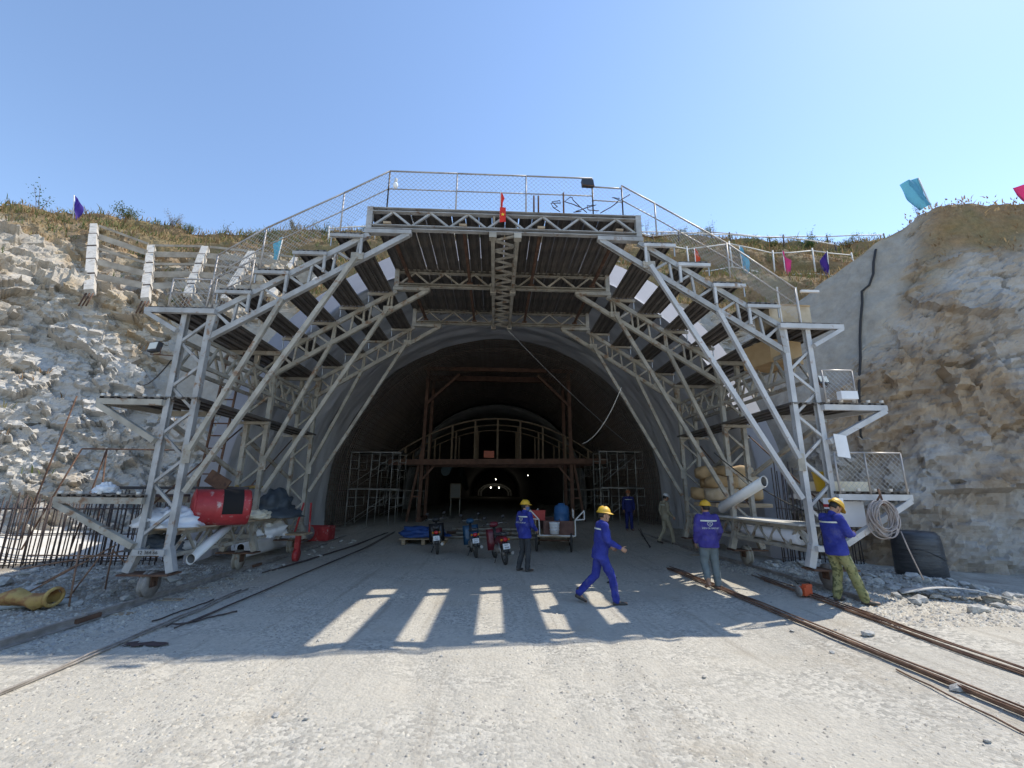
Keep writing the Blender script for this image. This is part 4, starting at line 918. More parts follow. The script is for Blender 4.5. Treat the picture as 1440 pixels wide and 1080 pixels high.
for _ in range(5200):
    x, y = rng.uniform(11.5, 27), rng.uniform(8, 17); h = BB.ray_cast(Vector((x, y, 60)), Vector((0, 0, -1)))
    if h[0] is None: continue
    if grassR[butt.data.polygons[h[2]].vertices[0]] > 0.55 and h[0].z > 8.6: p2.append(h[0][:])
go = stuff(grass_mesh('straw_litter', np.array(p2), 0.12, 5, DRY[:2], .2)); tag(go, 'dead straw lying over the top of the right rock', 'grass')

# shrubs along the crest
LEAF = [mat('shrub_leaf_olive', (0.10, 0.12, 0.045), 0.8, trans=((.14, .17, .05), .3)), mat('shrub_leaf_green', (0.055, 0.105, 0.03), 0.8, trans=((.08, .15, .04), .3)), mat('shrub_leaf_dry', (0.17, 0.14, 0.06), 0.85, trans=((.2, .16, .07), .3))]
def shrub_mesh(seed, w, h, n, sparse):
    r = np.random.default_rng(seed); m = MB(); stems = MB()
    for s in range(9 if not sparse else 4):
        a = r.uniform(0, 6.28); tip = Vector((math.cos(a) * w * r.uniform(.2, .9), math.sin(a) * w * r.uniform(.2, .9), h * r.uniform(.6, 1.1)))
        pts = [Vector((0, 0, -.15)), tip * 0.45 + Vector((0, 0, .1 * h)), tip]; stems.tube(pts, [.018, .012, .005], 4)
        for k in range(n):
            f = r.uniform(.3, 1.05); c = pts[1].lerp(tip, (f - .45) / .55) if f > .45 else pts[0].lerp(pts[1], f / .45)
            c = c + Vector(r.normal(0, 0.13 * (w + h) / 2, 3)); d1 = Vector(r.normal(0, 1, 3)).normalized(); d2 = d1.orthogonal().normalized(); l, wd = r.uniform(.05, .12), r.uniform(.018, .035)
            m.add([c, c + d1 * l * .5 + d2 * wd, c + d1 * l, c + d1 * l * .5 - d2 * wd], [(0, 1, 2, 3)])
    return m.mesh('foliage'), stems.mesh('stem')
SM = [shrub_mesh(1, .8, .9, 90, False), shrub_mesh(2, 1.1, .7, 110, False), shrub_mesh(3, .5, 1.5, 26, True), shrub_mesh(4, .7, 1.2, 18, True)]
for fo, stm in SM: stm.materials.append(RUST)
LM = {}
def shrub(x, y, k, mi, sc, label, group, bvh=None):
    p = drop(bvh or HB, x, y); t = thing('shrub', label, 'shrub', p, group); t.scale = (sc, sc, sc); t.rotation_euler = (0, 0, random.uniform(0, 6))
    if (k, mi) not in LM: me_ = SM[k][0].copy(); me_.materials.append(LEAF[mi]); LM[(k, mi)] = me_
    for nm, me_ in (('foliage', LM[(k, mi)]), ('stem', SM[k][1])):
        o = bpy.data.objects.new(nm, me_); C.objects.link(o); o.parent = t
random.seed(9)
for i in range(46):
    x = -27 + i * 1.09 + random.uniform(-.4, .4); y = np.interp(x, [-29, -21.5, -16, -10, 25], [17.7, 20.6, 21.6, 22.1, 22.4]) + random.uniform(-.3, .9)
    k = random.choice([0, 1, 1, 0, 2, 3]); where = ' left of the purple flag' if x < -20 else ' above the concrete slope grid' if x < -8.5 else ' behind the gantry top' if x < 6 else ' above the flags on the right slope'
    lab = ('low bushy green shrub growing along the hill crest', 'low spreading olive shrub growing along the hill crest', 'tall thin wispy shrub standing out against the sky on the hill crest', 'tall sparse twiggy shrub standing out against the sky on the hill crest')[k]
    shrub(x, y, k, random.choice([0, 0, 1, 2]), random.uniform(.45, .85), lab.replace(' growing', '').replace(' standing out against the sky', '') + where, ('bushy shrubs', 'spreading shrubs', 'wispy shrubs', 'twiggy shrubs')[k] + where)
for i in range(9):
    x = 13.9 + i * .62 + random.uniform(-.2, .2); shrub(x, 12.2 + .1 * random.random() - .02 * i, random.choice([1, 2]), 2, random.uniform(.22, .4), 'small dead brush lying on top of the right rock', 'dead brush on the right rock', BB)
for x, y, k in ((-22.4, 19.6, 2), (-25.6, 17.6, 0), (-24.0, 18.8, 1)): shrub(x, y, k, 1, 1.0, {2: 'tall wispy green shrub beside the purple flag', 0: 'large bushy shrub at the far left of the crest', 1: 'large spreading shrub between the far left and the purple flag'}[k], None)

# ================================================================== RAILS, REBAR, THINGS LYING ABOUT
def gp(x, y, dz=0.0): return Vector((x, y, gtop(x, y) + dz))
for sx, lb_ in ((-1, 'left crane rail under the gantry wheels'), (1, 'right crane rail under the gantry wheels')):
    x = gx(sx, XI + 0.22); zb = 0.0 if sx < 0 else gz(7, 8.5)
    t = thing('gantry_rail', 'rusty steel ' + lb_, 'rail', (x, 10, zb))
    prof = [(-.055, 0), (.055, 0), (.055, .012), (.010, .03), (.010, .08), (.026, .088), (.026, .112), (-.026, .112), (-.026, .088), (-.010, .08), (-.010, .03), (-.055, .012)]
    y0, y1 = (3.0, 20.5) if sx < 0 else (7.6, 20.5)
    cut = [y0, 7.35, 12.1, y1] if sx < 0 else [y0, 9.6, 14.5, y1]
    for a, b in zip(cut[:-1], cut[1:]):
        MB().loft([[(x + u, yy, zb + v + .002) for u, v in prof] for yy in (a + .006, b - .006)], True, False).build('rail_length', RAILM, t)
    for y in np.arange(max(y0, 7.8), y1, 0.95): MB().box((x + random.uniform(-.08, .08), y, zb - 0.05), (0.75, 0.17, 0.10), random.uniform(-.15, .15)).build('sleeper', WOOD, t)
    for y in cut[1:-1]: MB().box((x + .03, y, zb + .055), (.05, .4, .06)).build('fish_plate', RUST, t)

def rebars(label, x0, y0, x1, y1, n, spread, m=REBAR, r=0.0095, name='rebar_bundle', sag=0.03, seed=1):
    rr = random.Random(seed); t = thing(name, label, 'rebar', gp((x0 + x1) / 2, (y0 + y1) / 2))
    for i in range(n):
        o0, o1 = rr.uniform(-spread, spread), rr.uniform(-spread, spread) * 1.2; e0, e1 = rr.uniform(0, .8), rr.uniform(0, .8); pts = []
        d = Vector((x1 - x0, y1 - y0)).normalized()
        for k in range(15):
            f = k / 14; x = x0 + (x1 - x0) * f + (o0 * (1 - f) + o1 * f) * -d.y + rr.uniform(-.012, .012); y = y0 + (y1 - y0) * f + (o0 * (1 - f) + o1 * f) * d.x
            x += d.x * (e0 * (1 - f) - e1 * f); y += d.y * (e0 * (1 - f) - e1 * f)
            pts.append(gp(x, y, r + (i % 3) * 0.016 + abs(rr.gauss(0, .006)) + .006))
        MB().tube(pts, r, 5).build('bar', m, t)
    return t
rebars('long bundle of rusty rebar on the ground, the one nearer the middle on the right', 4.42, 11.9, 4.75, 1.0, 9, .11, seed=3)
rebars('long bundle of rusty rebar on the ground, the one nearer the right rail', 5.72, 10.2, 5.45, 1.2, 8, .10, seed=4)
rebars('single rebar straying from the middle bundle towards the camera', 4.5, 5.9, 4.2, 1.6, 1, .02, seed=5)
rebars('two dark bars running into the tunnel on the left', -4.4, 6.6, -4.2, 20.4, 2, .10, REBARD, .012, seed=6)
rebars('dusty bar lying beside the left rail towards the camera', -4.55, 3.0, -4.85, 9.6, 2, .04, RAILM, .014, seed=7)
rebars('short dark bar lying on the gravel inside the left shadow', -4.7, 7.0, -3.75, 8.3, 1, .01, REBARD, .013, seed=8)
rebars('bent dark bar beside the left rail', -5.0, 7.2, -4.95, 9.4, 1, .02, REBARD, .012, seed=9)
rebars('pair of bars lying beyond the left gantry wheels', -5.3, 11, -4.5, 20, 2, .14, REBARD, .016, seed=10)
rebars('bars lying on the floor by the right tunnel wall', 5.0, 14.5, 6.6, 20.5, 2, .08, REBARD, .014, seed=11)

def starter_row(label, x0, y0, x1, y1, n, h, seed, zb=0.0):
    rr = random.Random(seed); t = thing('starter_bars', label, 'rebar', (x0, y0, zb), 'rows of starter bars')
    for i in range(n):
        f = i / (n - 1); x, y = x0 + (x1 - x0) * f + rr.uniform(-.02, .02), y0 + (y1 - y0) * f + rr.uniform(-.03, .03); z = gtop(x, y)
        hh = h * rr.uniform(.9, 1.06); MB().tube([(x, y, z - .1), (x + rr.uniform(-.04, .04), y + rr.uniform(-.03, .03), z + hh)], 0.0145, 5).build('upright_bar', REBARD, t)
    for k in range(3):
        zz2 = 0.12 + k * .62; MB().tube([(x0, y0 - .03, gtop(x0, y0) + zz2), (x1, y1 - .03, gtop(x1, y1) + zz2)], 0.012, 5).build('tie_bar', REBARD, t)
starter_row('front row of upright starter bars left of the tunnel mouth', -14.6, 11.35, -8.55, 12.15, 52, 1.75, 1)
starter_row('back row of upright starter bars left of the tunnel mouth', -14.6, 11.85, -8.5, 12.6, 46, 1.65, 2)
starter_row('row of upright starter bars right of the tunnel mouth', 8.35, 12.2, 9.75, 11.9, 18, 1.9, 3)
starter_row('short row of starter bars in front of the right membrane edge', 7.5, 11.8, 8.3, 12.15, 9, 2.5, 4)
# leaning trestle of thin bars by the left rail
t = thing('bar_trestle', 'trestle of thin rusty bars leaning together left of the gantry', 'trestle', gp(-7.1, 8.5))
for a, b in (((-7.0, 8.2, 0), (-7.05, 8.2, 1.0)), ((-7.5, 8.7, 0), (-7.0, 8.6, .75)), ((-6.5, 9.4, 0), (-7.2, 9.1, .78)), ((-7.35, 9.3, 0), (-7.2, 9.1, .8)), ((-8.6, 8.9, .45), (-6.1, 9.6, .95)), ((-8.9, 9.3, .62), (-6.2, 8.9, .70)), ((-8.0, 8.4, .1), (-7.0, 8.9, .9)), ((-8.8, 9.6, .1), (-7.3, 8.5, .62))):
    MB().tube([(a[0], a[1], gtop(a[0], a[1]) + a[2]), (b[0], b[1], gtop(b[0], b[1]) + b[2])], 0.014, 5).build('bar', REBAR, t)
# thin tube rack further left
t = thing('tube_frame', 'thin steel tube frame standing before the left rock face', 'frame', gp(-11.2, 12.6))
for a, b in (((-12.6, 12.9, .2), (-12.0, 13.3, 3.0)), ((-12.0, 13.3, 3.0), (-9.2, 13.3, 3.0)), ((-11.3, 13.3, 3.0), (-10.7, 12.9, .3)), ((-11.3, 13.3, 3.0), (-11.4, 13.0, .3)), ((-9.9, 13.3, .3), (-9.9, 13.3, 3.0)), ((-13, 13.2, .3), (-12.7, 13.5, 4.6))): MB().tube([a, b], .022, 5).build('tube', RUST, t)

# yellow ventilation duct and grey hose at far left
YEL = mat('yellow_duct_cloth', (0.42, 0.27, 0.08), 0.8, 0, (0.60, 0.45, 0.17), 6, bump=.4, spots=(.30, .14, .05), spot_scale=3, spot_lo=.48, spot_hi=.6)
t = thing('duct_roll', 'crumpled yellow ventilation duct lying on the gravel at far left', 'duct', gp(-8, 8.0))
pts = [Vector((-9.6 + .16 * k, 7.55 + .036 * k, 0.16 + .05 * math.sin(k * 1.7) + gz(-8, 8))) for k in range(16)]
d_ = MB(); rings = []
for k, p in enumerate(pts):
    rad = 0.13 + .025 * math.sin(k * 2.3); rings.append([p + Vector((0.03 * math.sin(a * 3 + k), math.cos(a) * rad * 1.15, math.sin(a) * rad * (.8 + .1 * math.sin(a * 4 + k * .7)))) for a in np.linspace(0, 2 * math.pi, 15)[:-1]])
d_.loft(rings, False); d_.build('duct_tube', YEL, t)
MB().tube([pts[-1] + Vector((0.02, math.cos(a) * .16, math.sin(a) * .13)) for a in np.linspace(0, 2 * math.pi, 18)[:-1]], .03, 6, closed=True).build('end_ring', YEL, t)
tag(MB().tube([gp(-9.0 + .13 * k, 6.9 + .09 * k + .02 * k * k * .1, .05) for k in range(15)], .05, 8).build('hose', mat('grey_hose', (.36, .38, .38), .6), None, gp(-9, 7)), 'thick grey hose lying beside the yellow duct', 'hose')

# ------------------------------------------------ things on the gantry shelves, left
LS = 1.22
RED = mat('red_tank_paint', (0.33, 0.025, 0.03), 0.5, 0, (0.48, 0.05, 0.05), 5, bump=.15, spots=(.50, .36, .33), spot_scale=7, spot_lo=.58, spot_hi=.70)
t = thing('red_tank', 'round red steel tank with an open hatch painted shade-dark on the left gantry shelf', 'tank', (-6.0, 9.7, LS))
c0 = Vector((-6.05, 9.35, LS + .33)); ax_ = Vector((.82, .57, 0)).normalized()
def cyl_rings(c, ax, prof, n=28):
    u = Vector((0, 0, 1)); s = ax.cross(u).normalized(); return [[c + ax * h + (s * math.cos(a) + u * math.sin(a)) * r for a in np.linspace(0, 2 * math.pi, n + 1)[:-1]] for r, h in prof]
MB().loft(cyl_rings(c0, ax_, [(.001, -.03), (.2, -.022), (.31, .0), (.345, .03), (.36, .07), (.36, .96), (.345, 1.0), (.2, 1.03), (.001, 1.04)])).build('shell', RED, t)
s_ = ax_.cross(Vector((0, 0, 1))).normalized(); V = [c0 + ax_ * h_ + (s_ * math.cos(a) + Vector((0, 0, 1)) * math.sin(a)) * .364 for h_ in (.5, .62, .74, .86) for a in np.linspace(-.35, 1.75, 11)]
MB().add(V, [(j * 11 + i, j * 11 + i + 1, j * 11 + i + 12, j * 11 + i + 11) for j in range(3) for i in range(10)], True).build('hatch_shade_patch', mat('painted_hatch_shade', (.012, .01, .01), .9), t)  # dark patch on the closed shell paints the shade inside the hatch opening
MB().loft(cyl_rings(c0, ax_, [(.36, .02), (.372, .025), (.372, .05), (.36, .055)])).build('rim_hoop', RED, t)
CLOTHW = mat('white_sheet', (.72, .73, .75), .8, 0, (.82, .83, .85), 3, bump=.2); DARKT = mat('dark_tarpaulin', (.035, .045, .055), .6, 0, (.07, .085, .10), 4, bump=.3); BEIGE = mat('beige_sack', (.40, .31, .20), .85, 0, (.55, .46, .33), 4, bump=.3)
BROWNB = mat('brown_carton', (.38, .25, .12), .8, 0, (.46, .32, .17), 4); CREAM = mat('cream_foam', (.62, .55, .40), .8, 0, (.72, .66, .52), 4)
def heap(name, label, c, sz, m, seed, cat='sheet', amp=.5, flat=True, group=None):
    """a crumpled pile of sheeting"""
    n, k = 36, 16; rr = np.random.default_rng(seed); V = []
    for j in range(k + 1):
        th = (j / k) * math.pi / 2
        for i in range(n):
            a = 2 * math.pi * i / n; V.append((math.cos(a) * math.cos(th), math.sin(a) * math.cos(th), math.sin(th)))
    V = np.array(V); q = V * 1.0 + seed
    f = 1 + amp * (fbm(q, .5, 3, seed) - .5) * 2 + amp * 1.1 * (fbm(q, .2, 2, seed + 5) - .5)
    V = V * f[:, None] * np.array(sz); V[:, 2] = np.maximum(V[:, 2], 0)
    rings = [[Vector(V[j * n + i]) + Vector(c) for i in range(n)] for j in range(k + 1)]
    o = MB().loft(rings).build(name, m, None, c); return tag(o, label, cat, group)
heap('white_sheeting', 'crumpled white sheeting on the left shelf in front of the red tank', (-6.25, 9.0, LS), (.52, .5, .36), CLOTHW, 3)
heap('dark_bundle', 'dark tarpaulin bundle on the left shelf behind the red tank', (-5.75, 12.2, LS), (.55, .7, .55), DARKT, 5, 'tarpaulin')
heap('dark_bundle', 'dark cloth bundle by the foot of the left front column', (-6.3, 8.95, .80), (.42, .3, .28), DARKT, 8, 'cloth')
heap('cloth_pile', 'pale cloth pile stuffed in the left low girder', (-5.95, 12.4, .72), (.4, .6, .4), CLOTHW, 9, 'cloth')
heap('foam_pile', 'beige foam offcuts on the left shelf between the tank and the dark bundle', (-5.8, 11.3, LS), (.35, .4, .22), CREAM, 12, 'foam')
def pipe_obj(name, label, a, b, r, m, cat='pipe', hollow=True):
    a, b = Vector(a), Vector(b); t = thing(name, label, cat, (a + b) / 2)
    ax = (b - a).normalized(); L_ = (b - a).length
    MB().loft(cyl_rings(a, ax, [(r * .86, .02), (r * .9, 0), (r, 0), (r, L_), (r * .9, L_), (r * .86, L_ - .02)], 20), False).build('pipe_wall', m, t)
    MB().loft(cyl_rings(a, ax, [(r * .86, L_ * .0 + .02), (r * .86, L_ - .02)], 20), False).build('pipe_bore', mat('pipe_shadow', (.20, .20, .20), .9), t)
    return t
PVC = mat('white_plastic_pipe', (.68, .68, .66), .4, 0, (.78, .78, .76), 3); ROLLM = mat('white_membrane_roll', (.60, .61, .65), .6, 0, (.70, .71, .75), 2)
pipe_obj('plastic_pipe', 'white plastic pipe slanting down out of the left low girder', (-5.74, 9.1, .62), (-5.6, 9.9, 1.15), .10, PVC)
pipe_obj('plastic_pipe', 'white plastic pipe lying along the left girder by the dark cloth', (-6.5, 8.7, .86), (-5.9, 9.4, .84), .10, PVC)
def sheet_roll(label, a, b, r, layers=4):
    a, b = Vector(a), Vector(b); t = thing('sheet_roll', label, 'roll', (a + b) / 2, 'rolls of white sheet'); ax = (b - a).normalized(); L_ = (b - a).length
    for k in range(layers):
        rk_ = r * (1 - .17 * k); off = .012 * (k % 2); MB().loft(cyl_rings(a - ax * off, ax, [(rk_ - .03, 0), (rk_, 0), (rk_, L_ + 2 * off), (rk_ - .03, L_ + 2 * off)], 24), False).build('layer', ROLLM, t)
    MB().loft(cyl_rings(a + ax * .03, ax, [(r * .45, 0), (r * .12, 0.0), (r * .12, L_ - .06), (r * .45, L_ - .06)], 20)).build('core', mat('roll_core', (.10, .09, .08), .9), t)
sheet_roll('large white membrane roll on the ground behind the left gantry wheels', (-6.85, 12.9, .36), (-6.6, 16.6, .42), .27)
sheet_roll('white membrane roll lying in the right low girder', (6.15, 9.0, 1.1), (6.25, 12.4, 1.12), .15)
t = thing('red_crate', 'open red plastic crate by the left tunnel wall beyond the white roll', 'crate', (-6.6, 17.6, gz(-6.6, 17.6)))
z = gz(-6.6, 17.6)
for c, s in (((-6.6, 17.25, z + .28), (1.0, .04, .5)), ((-6.6, 17.95, z + .28), (1.0, .04, .5)), ((-7.1, 17.6, z + .28), (.04, .66, .5)), ((-6.1, 17.6, z + .28), (.04, .66, .5))): MB().box(c, s).build('side_panel', RED, t)
MB().box((-6.6, 17.6, z + .05), (.96, .66, .05)).build('bottom', RED, t)
t = thing('red_trolley', 'small red hand trolley with a wooden tray by the left gantry', 'trolley', (-5.35, 12.9, 0))
MB().box((-5.35, 12.9, .74), (.5, .6, .05)).build('tray', WOOD, t); MB().beam((-5.35, 12.9, .7), (-5.35, 12.9, .22), .12).build('stem', RED, t); MB().lathe([(.02, -.05), (.17, -.05), (.17, .05), (.02, .05)], (-5.35, 12.9, .19), 'X', 18).build('wheel', RED, t)
for s in (-1, 1): MB().beam((-5.35 + .2 * s, 13.1, .75), (-5.35 + .1 * s, 13.25, 1.55), .04).build('handle', RED, t)
# planks and yellow hose lying on upper left level
tag(MB().tube([Vector((-6.2 + .2 * math.sin(k), 10.2 + .28 * k, 1.95 + .03 * math.cos(k * 2))) for k in range(8)], .045, 7).build('yellow_hose', YEL, None, (-6.2, 10.2, 1.95)), 'yellow hose draped behind the red tank', 'hose')
tag(MB().beam((-7.9, 9.45, 1.92), (-5.6, 10.5, 1.94), .35, .06).build('dark_plank', mat('dark_plank_wood', (.07, .06, .06), .8), None, (-6.8, 9.9, 1.9)), 'dark plank lying across the lower left platform behind the columns', 'plank')
heap('white_bag', 'small white bag with red print at the lower left platform', (-7.3, 8.75, 1.83), (.2, .18, .16), CLOTHW, 14, 'bag')
tag(MB().box((-5.95, 9.9, 2.08), (.5, .04, .28), Matrix.Rotation(.5, 3, 'Y')).build('rust_plate', RUST, None, (-5.95, 9.9, 2.0)), 'small dark red plate leaning above the red tank', 'plate')

# ------------------------------------------------ right side
LSR = 1.50
t = thing('sack_stack', 'stack of tan sacks on the right gantry by the membrane wall', 'sacks', (6.1, 12.6, 1.9))
def sack(c, s, seed, parent):
    n, k = 16, 9; rings = []
    for j in range(k + 1):
        v = -1 + 2 * j / k; w_ = (1 - abs(v) ** 7) ** .5 if abs(v) < 1 else .02; w_ = max(w_, .05)
        rings.append([Vector(c) + Vector((v * s[0], math.copysign(abs(math.cos(a)) ** .45, math.cos(a)) * s[1] * w_, math.copysign(abs(math.sin(a)) ** .45, math.sin(a)) * s[2] * w_ * (1 + .16 * math.sin(v * 5 + seed + a)))) for a in np.linspace(0, 2 * math.pi, n + 1)[:-1]])
    return MB().loft(rings).build('sack', BROWNB if seed % 3 else BEIGE, parent)
for i, (dx, dy, dz) in enumerate(((-.35, 0, .15), (.35, .1, .16), (-.3, .05, .45), (.3, .05, .44), (.05, .1, .72), (-.4, .75, .16), (.3, .8, .16), (-.1, .75, .45), (-.35, .5, .72), (.4, .5, .72))): sack((6.45 + dx, 11.9 + dy, LSR + .28 + dz), (.42, .34, .17), i, t)
MB().box((6.5, 12.2, LSR + .14), (1.5, 1.3, .1)).build('pallet_board', WOOD, t)
pipe_obj('plastic_pipe', 'long white plastic tube leaning up across the right gantry columns', (5.25, 10.3, 1.62), (5.72, 9.3, 2.2), .12, PVC)
t = thing('yellow_bucket', 'yellow plastic bucket on the lower right platform', 'bucket', (6.62, 8.8, 2.0))
YB = mat('yellow_plastic', (.62, .40, .03), .5, 0, (.70, .47, .05), 4)
MB().lathe([(.001, 0), (.135, 0), (.165, .36), (.175, .36), (.175, .385), (.155, .385), (.15, .36), (.12, .03), (.001, .03)], (6.62, 8.8, 2.0), 'Z', 22).build('pail', YB, t)
MB().tube([(6.62 + .17 * math.cos(a), 8.8 - .03 - .12 * math.sin(a), 2.36 + .01) for a in np.linspace(0, math.pi, 10)], .006, 5).build('handle', GALV, t)
tag(MB().box((7.05, 9.0, 2.1), (.95, .5, .2)).build('foam_block', CREAM, None, (7.05, 9, 2.0)), 'cream foam block behind the mesh on the lower right platform', 'foam block')
t = thing('carton', 'brown cardboard carton hanging under the right top deck', 'box', (6.35, 9.3, 4.75)); MB().box((6.28, 9.35, 4.99), (.85, .8, .52), .2).build('box_body', BROWNB, t)
MB().box((6.28, 9.35, 5.262), (.87, .1, .012), .2).build('tape', BEIGE, t)
t = thing('carton', 'tan cardboard carton standing on the right top deck', 'box', (6.35, 9.0, 5.47)); MB().box((6.3, 8.85, 5.70), (.95, .5, .42), .05).build('box_body', BEIGE, t); MB().box((6.3, 8.85, 5.93), (.97, .52, .035), .05).build('lid', BROWNB, t)
for x in (-.2, .22): MB().beam((6.3 + x, 8.59, 5.49), (6.3 + x, 8.59, 6.35), .025).build('strap_post', POLE, t)
tag(MB().beam((6.55, 8.5, 6.22), (6.95, 8.5, 6.22), .05, .05).build('white_batten', POLE, None, (6.7, 8.5, 6.2)), 'short white batten above the carton on the right top deck', 'batten')
tag(MB().box((6.98, 8.25, 3.86), (.34, .12, .16)).build('white_box', CLOTHW, None, (6.98, 8.25, 3.78)), 'small white box on the upper right platform', 'box')
t = thing('paper_sheet', 'white paper sheet hanging below the upper right bracket', 'sheet', (6.72, 8.3, 2.7)); MB().add([(6.60 + .25 * u + .02 * v, 8.30 - .03 * math.sin(u * 3), 3.10 - .44 * v - .04 * u) for v in np.linspace(0, 1, 6) for u in np.linspace(0, 1, 5)], [(j * 5 + i, j * 5 + i + 1, j * 5 + i + 6, j * 5 + i + 5) for j in range(5) for i in range(4)], True).build('paper', CLOTHW, t)
t = thing('paper_sheet', 'white panel hanging under the lower right platform behind the cable coil', 'sheet', (7.05, 8.6, 1.3)); MB().box((6.98, 8.62, 1.58), (.5, .015, .48)).build('panel', ROLLM, t)
# white carton with red print, above the man in camouflage trousers
t = thing('white_carton', 'small white carton with a red stripe on the right front column', 'box', (6.42, 8.3, 1.62)); MB().box((6.37, 8.28, 1.78), (.24, .2, .2), .15).build('box_body', CLOTHW, t); MB().box((6.37, 8.28, 1.74), (.246, .206, .055), .15).build('red_band', RED, t)
# cable coil hanging from the platform
CAB = mat('grey_cable', (.30, .26, .25), .6, 0, (.40, .36, .34), 5)
t = thing('cable_coil', 'big coil of grey cable hanging from the lower right platform', 'cable coil', (7.2, 8.2, 1.4)); rr = random.Random(4)
for k in range(16):
    ra, rb = rr.uniform(.17, .25), rr.uniform(.24, .33); cx_, cz_ = 7.2 + rr.uniform(-.05, .05), 1.83 - rb + rr.uniform(-.03, .02); yk = 8.16 + rr.uniform(-.07, .07); tl = rr.uniform(-.1, .25)
    MB().tube([(cx_ + ra * math.cos(a) + tl * rb * math.sin(a) * -.3, yk + .03 * math.sin(a * 2 + k), cz_ + rb * math.sin(a)) for a in np.linspace(0, 2 * math.pi, 27)[:-1]], .0115, 5, closed=True).build('loop', CAB, t)
MB().tube([(7.2, 8.15, 1.95), (7.12, 8.2, 1.8), (7.18, 8.1, 1.76), (7.22, 8.2, 2.05)], .02, 6).build('hanging_tie', RUST, t)
MB().tube([(7.5, 8.2, 1.3), (7.58, 8.2, 1.0), (7.72, 8.25, .7), (7.85, 8.3, .45)], .012, 5).build('tail', CAB, t)
# dark wrapped drum by the rock
t = thing('dark_drum', 'squat drum wrapped in dark plastic at the foot of the right rock', 'drum', gp(9.6, 10.3)); z = gtop(9.6, 10.3)
BLK = mat('black_wrap', (.035, .037, .042), .38, 0, (.07, .073, .08), 3, stretch=(1, 1, 8), bump=.5, bscale=7)
MB().lathe([(.001, 0), (.42, 0), (.465, .06), (.455, .35), (.45, .7), (.43, .9), (.36, .98), (.001, 1.0)], (9.68, 10.25, z), 'Z', 30).build('wrapped_body', BLK, t)
MB().tube([(9.68 + .462 * math.cos(a), 10.25 + .462 * math.sin(a), z + .5 + .12 * math.sin(a * 2)) for a in np.linspace(0, 2 * math.pi, 33)[:-1]], .008, 5, closed=True).build('tie_cord', BLK, t)
# bent metal sheet, saw, slippers, clods
t = thing('bent_sheet', 'curved pale metal sheet lying on the rubble at right', 'sheet', gp(7.9, 8.1)); z = gtop(8.0, 8.0)
V = [(7.35 + 1.25 * u + .25 * v, 8.25 - .75 * u + .38 * v, z + .05 + .20 * math.sin(u * 2.6) * (1 - .3 * v) - .05 * u) for v in np.linspace(0, 1, 4) for u in np.linspace(0, 1, 14)]
o_ = MB().add(V, [(j * 14 + i, j * 14 + i + 1, j * 14 + i + 15, j * 14 + i + 14) for j in range(3) for i in range(13)], True).build('sheet_metal', CONC, t); s_ = o_.modifiers.new('t', 'SOLIDIFY'); s_.thickness = .012
ORG = mat('orange_plastic', (.62, .11, .04), .5); t = thing('cut_off_saw', 'orange power saw lying on the ground by the right rail', 'power tool', gp(5.55, 8.25)); z = gtop(5.55, 8.25)
MB().box((5.57, 8.25, z + .10), (.19, .14, .14), .3).build('motor_housing', ORG, t); MB().box((5.60, 8.22, z + .19), (.15, .08, .05), .3).build('top_cover', ORG, t)
MB().lathe([(.01, -.008), (.09, -.008), (.09, .008), (.01, .008)], (5.42, 8.2, z + .10), 'X', 20).build('blade', RAILM, t); MB().tube([(5.5, 8.3, z + .2), (5.48, 8.35, z + .24), (5.62, 8.35, z + .25), (5.72, 8.3, z + .22)], .018, 6).build('handle', TYRE, t)
MB().tube([gp(5.7 + .06 * k, 8.1 - .05 * math.sin(k), .015) for k in range(8)], .01, 5).build('cord', TYRE, t)
for k, (x, y, a) in enumerate(((2.75, 10.75, .2), (2.62, 10.35, .5))):
    t = thing('slipper', ('farther', 'nearer')[k] + ' of two dark slippers lying behind the walking man', 'slipper', gp(x, y), 'pair of slippers', a, True); MB().sphere((0, 0, .02), .13, 12, 6, (1, .4, .14)).build('sole', TYRE, t); MB().tube([(.03, -.045, .03), (.05, 0, .075), (.03, .045, .03)], .012, 6).build('strap', TYRE, t)
tag(MB().add([(p[0] + .05 * math.sin(k * 3), p[1], gtop(p[0], p[1]) + .012 + .012 * (k % 2)) for k, p in enumerate([(-4.62 + .085 * i + .012 * math.sin(j * 5 + i), 6.25 + .075 * j + .03 * math.sin(i * 2.1)) for j in range(3) for i in range(7)])], [(j * 7 + i, j * 7 + i + 1, j * 7 + i + 8, j * 7 + i + 7) for j in range(2) for i in range(6)]).build('cloth_scrap', mat('dark_rag', (.07, .045, .045), .9), None, gp(-4.3, 6.3)), 'dark rag lying flat on the shaded gravel at left', 'rag')

# floodlights
def flood(label, c, yaw, tilt, arm_to):
    t = thing('floodlight', label, 'floodlight', c, None); m3 = Matrix.Rotation(yaw, 3, 'Z') @ Matrix.Rotation(tilt, 3, 'X'); c = Vector(c)
    b = MB(); b.box(c, (.26, .09, .19), m3); b.build('housing', mat('black_housing', (.03, .03, .032), .5), t)
    MB().box(c + m3 @ Vector((0, -.049, .012)), (.22, .006, .14), m3).build('lens', mat('lamp_lens', (.62, .64, .58), .25), t)
    MB().tube([c + m3 @ Vector((-.13, .02, -.0)), c + m3 @ Vector((-.13, .05, -.13)), c + m3 @ Vector((.13, .05, -.13)), c + m3 @ Vector((.13, .02, 0))], .009, 5).build('bracket', RUST, t)
    if arm_to: MB().tube([c + m3 @ Vector((0, .05, -.13)), Vector(arm_to)], .012, 5).build('arm', RUST, t)
flood('black floodlight with pale lens on the left gantry column', (-6.68, 8.42, 4.60), -.35, -.15, (-6.3, 8.5, 4.45))
flood('black floodlight fixed to the mesh railing on the gantry top', (CX + 1.8, yF - .03, 8.58), 3.2, .25, (CX + 1.82, yF, 8.5))
